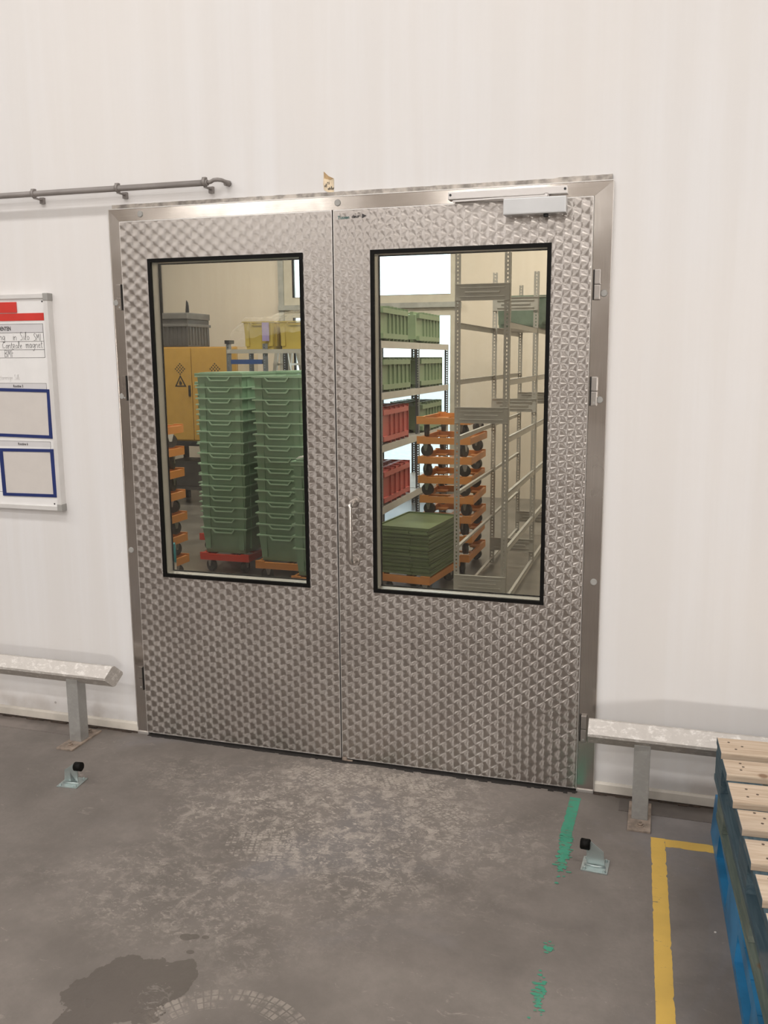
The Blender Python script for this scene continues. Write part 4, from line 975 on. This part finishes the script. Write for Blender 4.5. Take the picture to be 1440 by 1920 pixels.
b = B(); box(b, -0.12, -0.095, -0.034, -0.02, 0.5, 0.62, 0, 0.004); obj('latch', b, M['black'], cb)
# grey box on cabinet
gb = empty('grey_box', (-3.80, 5.68, 1.786)); tag(gb, 'large dark grey ribbed plastic box on top of the yellow cabinet', 'box')
b = B(); box(b, -0.45, -0.065, -0.17, 0.31, 0, 0.30, 0, 0.01)
for i in range(7): box(b, -0.43 + i * 0.054, -0.41 + i * 0.054, -0.178, -0.17, 0.02, 0.22); box(b, -0.065, -0.057, -0.14 + i * 0.064, -0.12 + i * 0.064, 0.02, 0.22)
obj('body', b, M['greybox'], gb)
b = B(); box(b, -0.46, -0.05, -0.185, 0.325, 0.22, 0.25, 0, 0.004); box(b, -0.457, -0.055, -0.18, 0.32, 0.30, 0.37, 0, 0.012); obj('lid', b, simple('grey_lid', (0.15, 0.145, 0.14), 0.5), gb)
b = B(); prism(b, [(-0.09, 0.37), (-0.05, 0.37), (-0.052, 0.44), (-0.06, 0.48), (-0.075, 0.50)], -0.16, -0.145, 'y'); obj('upright_tab', b, M['black'], gb)
# small rack with yellow boxes
sr = empty('storage_rack', (-3.0, 4.8, 0)); tag(sr, 'grey steel storage rack with a blue beam under the yellow crates', 'rack')
ME_P3 = angle_mesh(1.80, 0.055, 0.003, M['rack_dark'])
for (x, y) in ((-0.03, 0), (0.36, 0.5), (0.36, 0.02), (1.3, 0), (-0.03, 0.5), (1.3, 0.5)):
    put('post', ME_P3, sr, (x, y, 0))
b = B(); box(b, -0.04, 0.03, -0.01, 0.06, 1.80, 1.835); obj('post_cap', b, M['black'], sr)
b = B(); box(b, -0.02, 1.36, -0.01, 0.02, 1.705, 1.745); box(b, -0.02, 1.36, 0.02, 0.55, 1.735, 1.745); obj('shelf', b, M['rack'], sr)
b = B(); box(b, 0.02, 0.36, -0.005, 0.02, 1.60, 1.645); obj('blue_beam', b, M['blue'], sr)
b = B(); box(b, 0.02, 1.34, 0.0, 0.55, 0.95, 0.98); obj('shelf', b, M['rack'], sr)
def tray(name, w, l, h, mat):
    return crate_mesh(name, w, l, h, mat)
ME_Y = crate_mesh('yellow_crate', 0.36, 0.46, 0.27, M['yellow_box'])
for i, x in enumerate((-2.68, -2.30, -1.92)):
    o = put('yellow_crate', ME_Y, None, (x, 5.06, 1.7465), (0, 0, R((-2, 1, 3)[i]))); tag(o, '%s yellow plastic crate on top of the storage rack' % ('leftmost', 'middle', 'rightmost')[i], 'crate', 'yellow crates on the storage rack')
b = B(); box(b, -0.036, 0.036, -0.001, 0, -0.09, 0.09); tag(obj('lilac_reflection', b, M['lilac'], None, (-2.60, 4.815, 1.915), (0, 0, R(5))), 'narrow lilac card painting a reflection before the yellow crates', 'paper')  # coloured card standing in for a reflection in the door glass
# thin plastic cover
b = B(); N = 26
gx = [[None] * (N + 1) for _ in range(N + 1)]
for i in range(N + 1):
    for j in range(N + 1):
        u = i / N; v = j / N
        x = -2.98 + 1.3 * u; y = 4.74 + 0.62 * v
        top = 2.03 + 0.10 * math.exp(-((u - 0.55) / 0.25) ** 2) + 0.018 * math.sin(9 * u + 4 * v) + random.uniform(-0.012, 0.012)
        edge = max(0, 0.13 - v) / 0.13
        gx[i][j] = b.verts.new((x, y, top - 0.20 * edge - 0.12 * max(0, 0.12 - u) / 0.12))
for i in range(N):
    for j in range(N): b.faces.new([gx[i][j], gx[i + 1][j], gx[i + 1][j + 1], gx[i][j + 1]])
tag(obj('plastic_cover', b, M['bag']), 'thin clear plastic cover draped over the yellow crates', 'cover')
# ladder
ld = empty('step_ladder', (-2.62, 5.75, 0)); tag(ld, 'grey step ladder standing behind the storage rack', 'ladder')
b = B()
for sx in (-0.21, 0.21): prism(b, [(0.0, 0), (0.05, 0), (-0.35 + 0.05, 2.0), (-0.35, 2.0)], sx - 0.012, sx + 0.012, 'x') if False else None
prism(b, [(0.20, 0), (0.26, 0), (-0.14, 2.0), (-0.20, 2.0)], -0.2, -0.17, 'y'); prism(b, [(0.20, 0), (0.26, 0), (-0.14, 2.0), (-0.20, 2.0)], 0.17, 0.2, 'y')
obj('stile', b, M['rack'], ld)
for k in range(7):
    z = 0.28 + k * 0.26; xx = 0.22 - z * 0.2
    b = B(); box(b, xx - 0.17, xx, -0.17, 0.17, z, z + 0.022); obj('step', b, M['rack'], ld)
b = B(); prism(b, [(-0.45, 0), (-0.41, 0), (-0.16, 1.95), (-0.20, 1.95)], -0.2, -0.17, 'y'); prism(b, [(-0.45, 0), (-0.41, 0), (-0.16, 1.95), (-0.20, 1.95)], 0.17, 0.2, 'y'); obj('rear_leg', b, M['rack'], ld)
# bin
bi = empty('waste_bin', (-1.605, 1.24, 0)); tag(bi, 'narrow white waste bin with a teal bag at the lower left of the left window', 'bin')
b = B(); box(b, -0.05, 0.05, -0.05, 0.05, 0, 0.56, 0, 0.008); obj('bin_body', b, M['bin'], bi)
b = B(); N = 20
top = []; bot = []; 
for k in range(N):
    a = 2 * math.pi * k / N; x = 0.056 * (abs(math.cos(a)) ** 0.5) * (1 if math.cos(a) > 0 else -1); y = 0.056 * (abs(math.sin(a)) ** 0.5) * (1 if math.sin(a) > 0 else -1)
    bot.append(b.verts.new((x * 1.05, y * 1.04, 0.475 + random.uniform(-0.03, 0.03)))); top.append(b.verts.new((x, y, 0.575 + random.uniform(-0.008, 0.008))))
for k in range(N): b.faces.new([bot[k], bot[(k + 1) % N], top[(k + 1) % N], top[k]])
b.faces.new(top); obj('bin_bag', b, M['teal_bag'], bi)
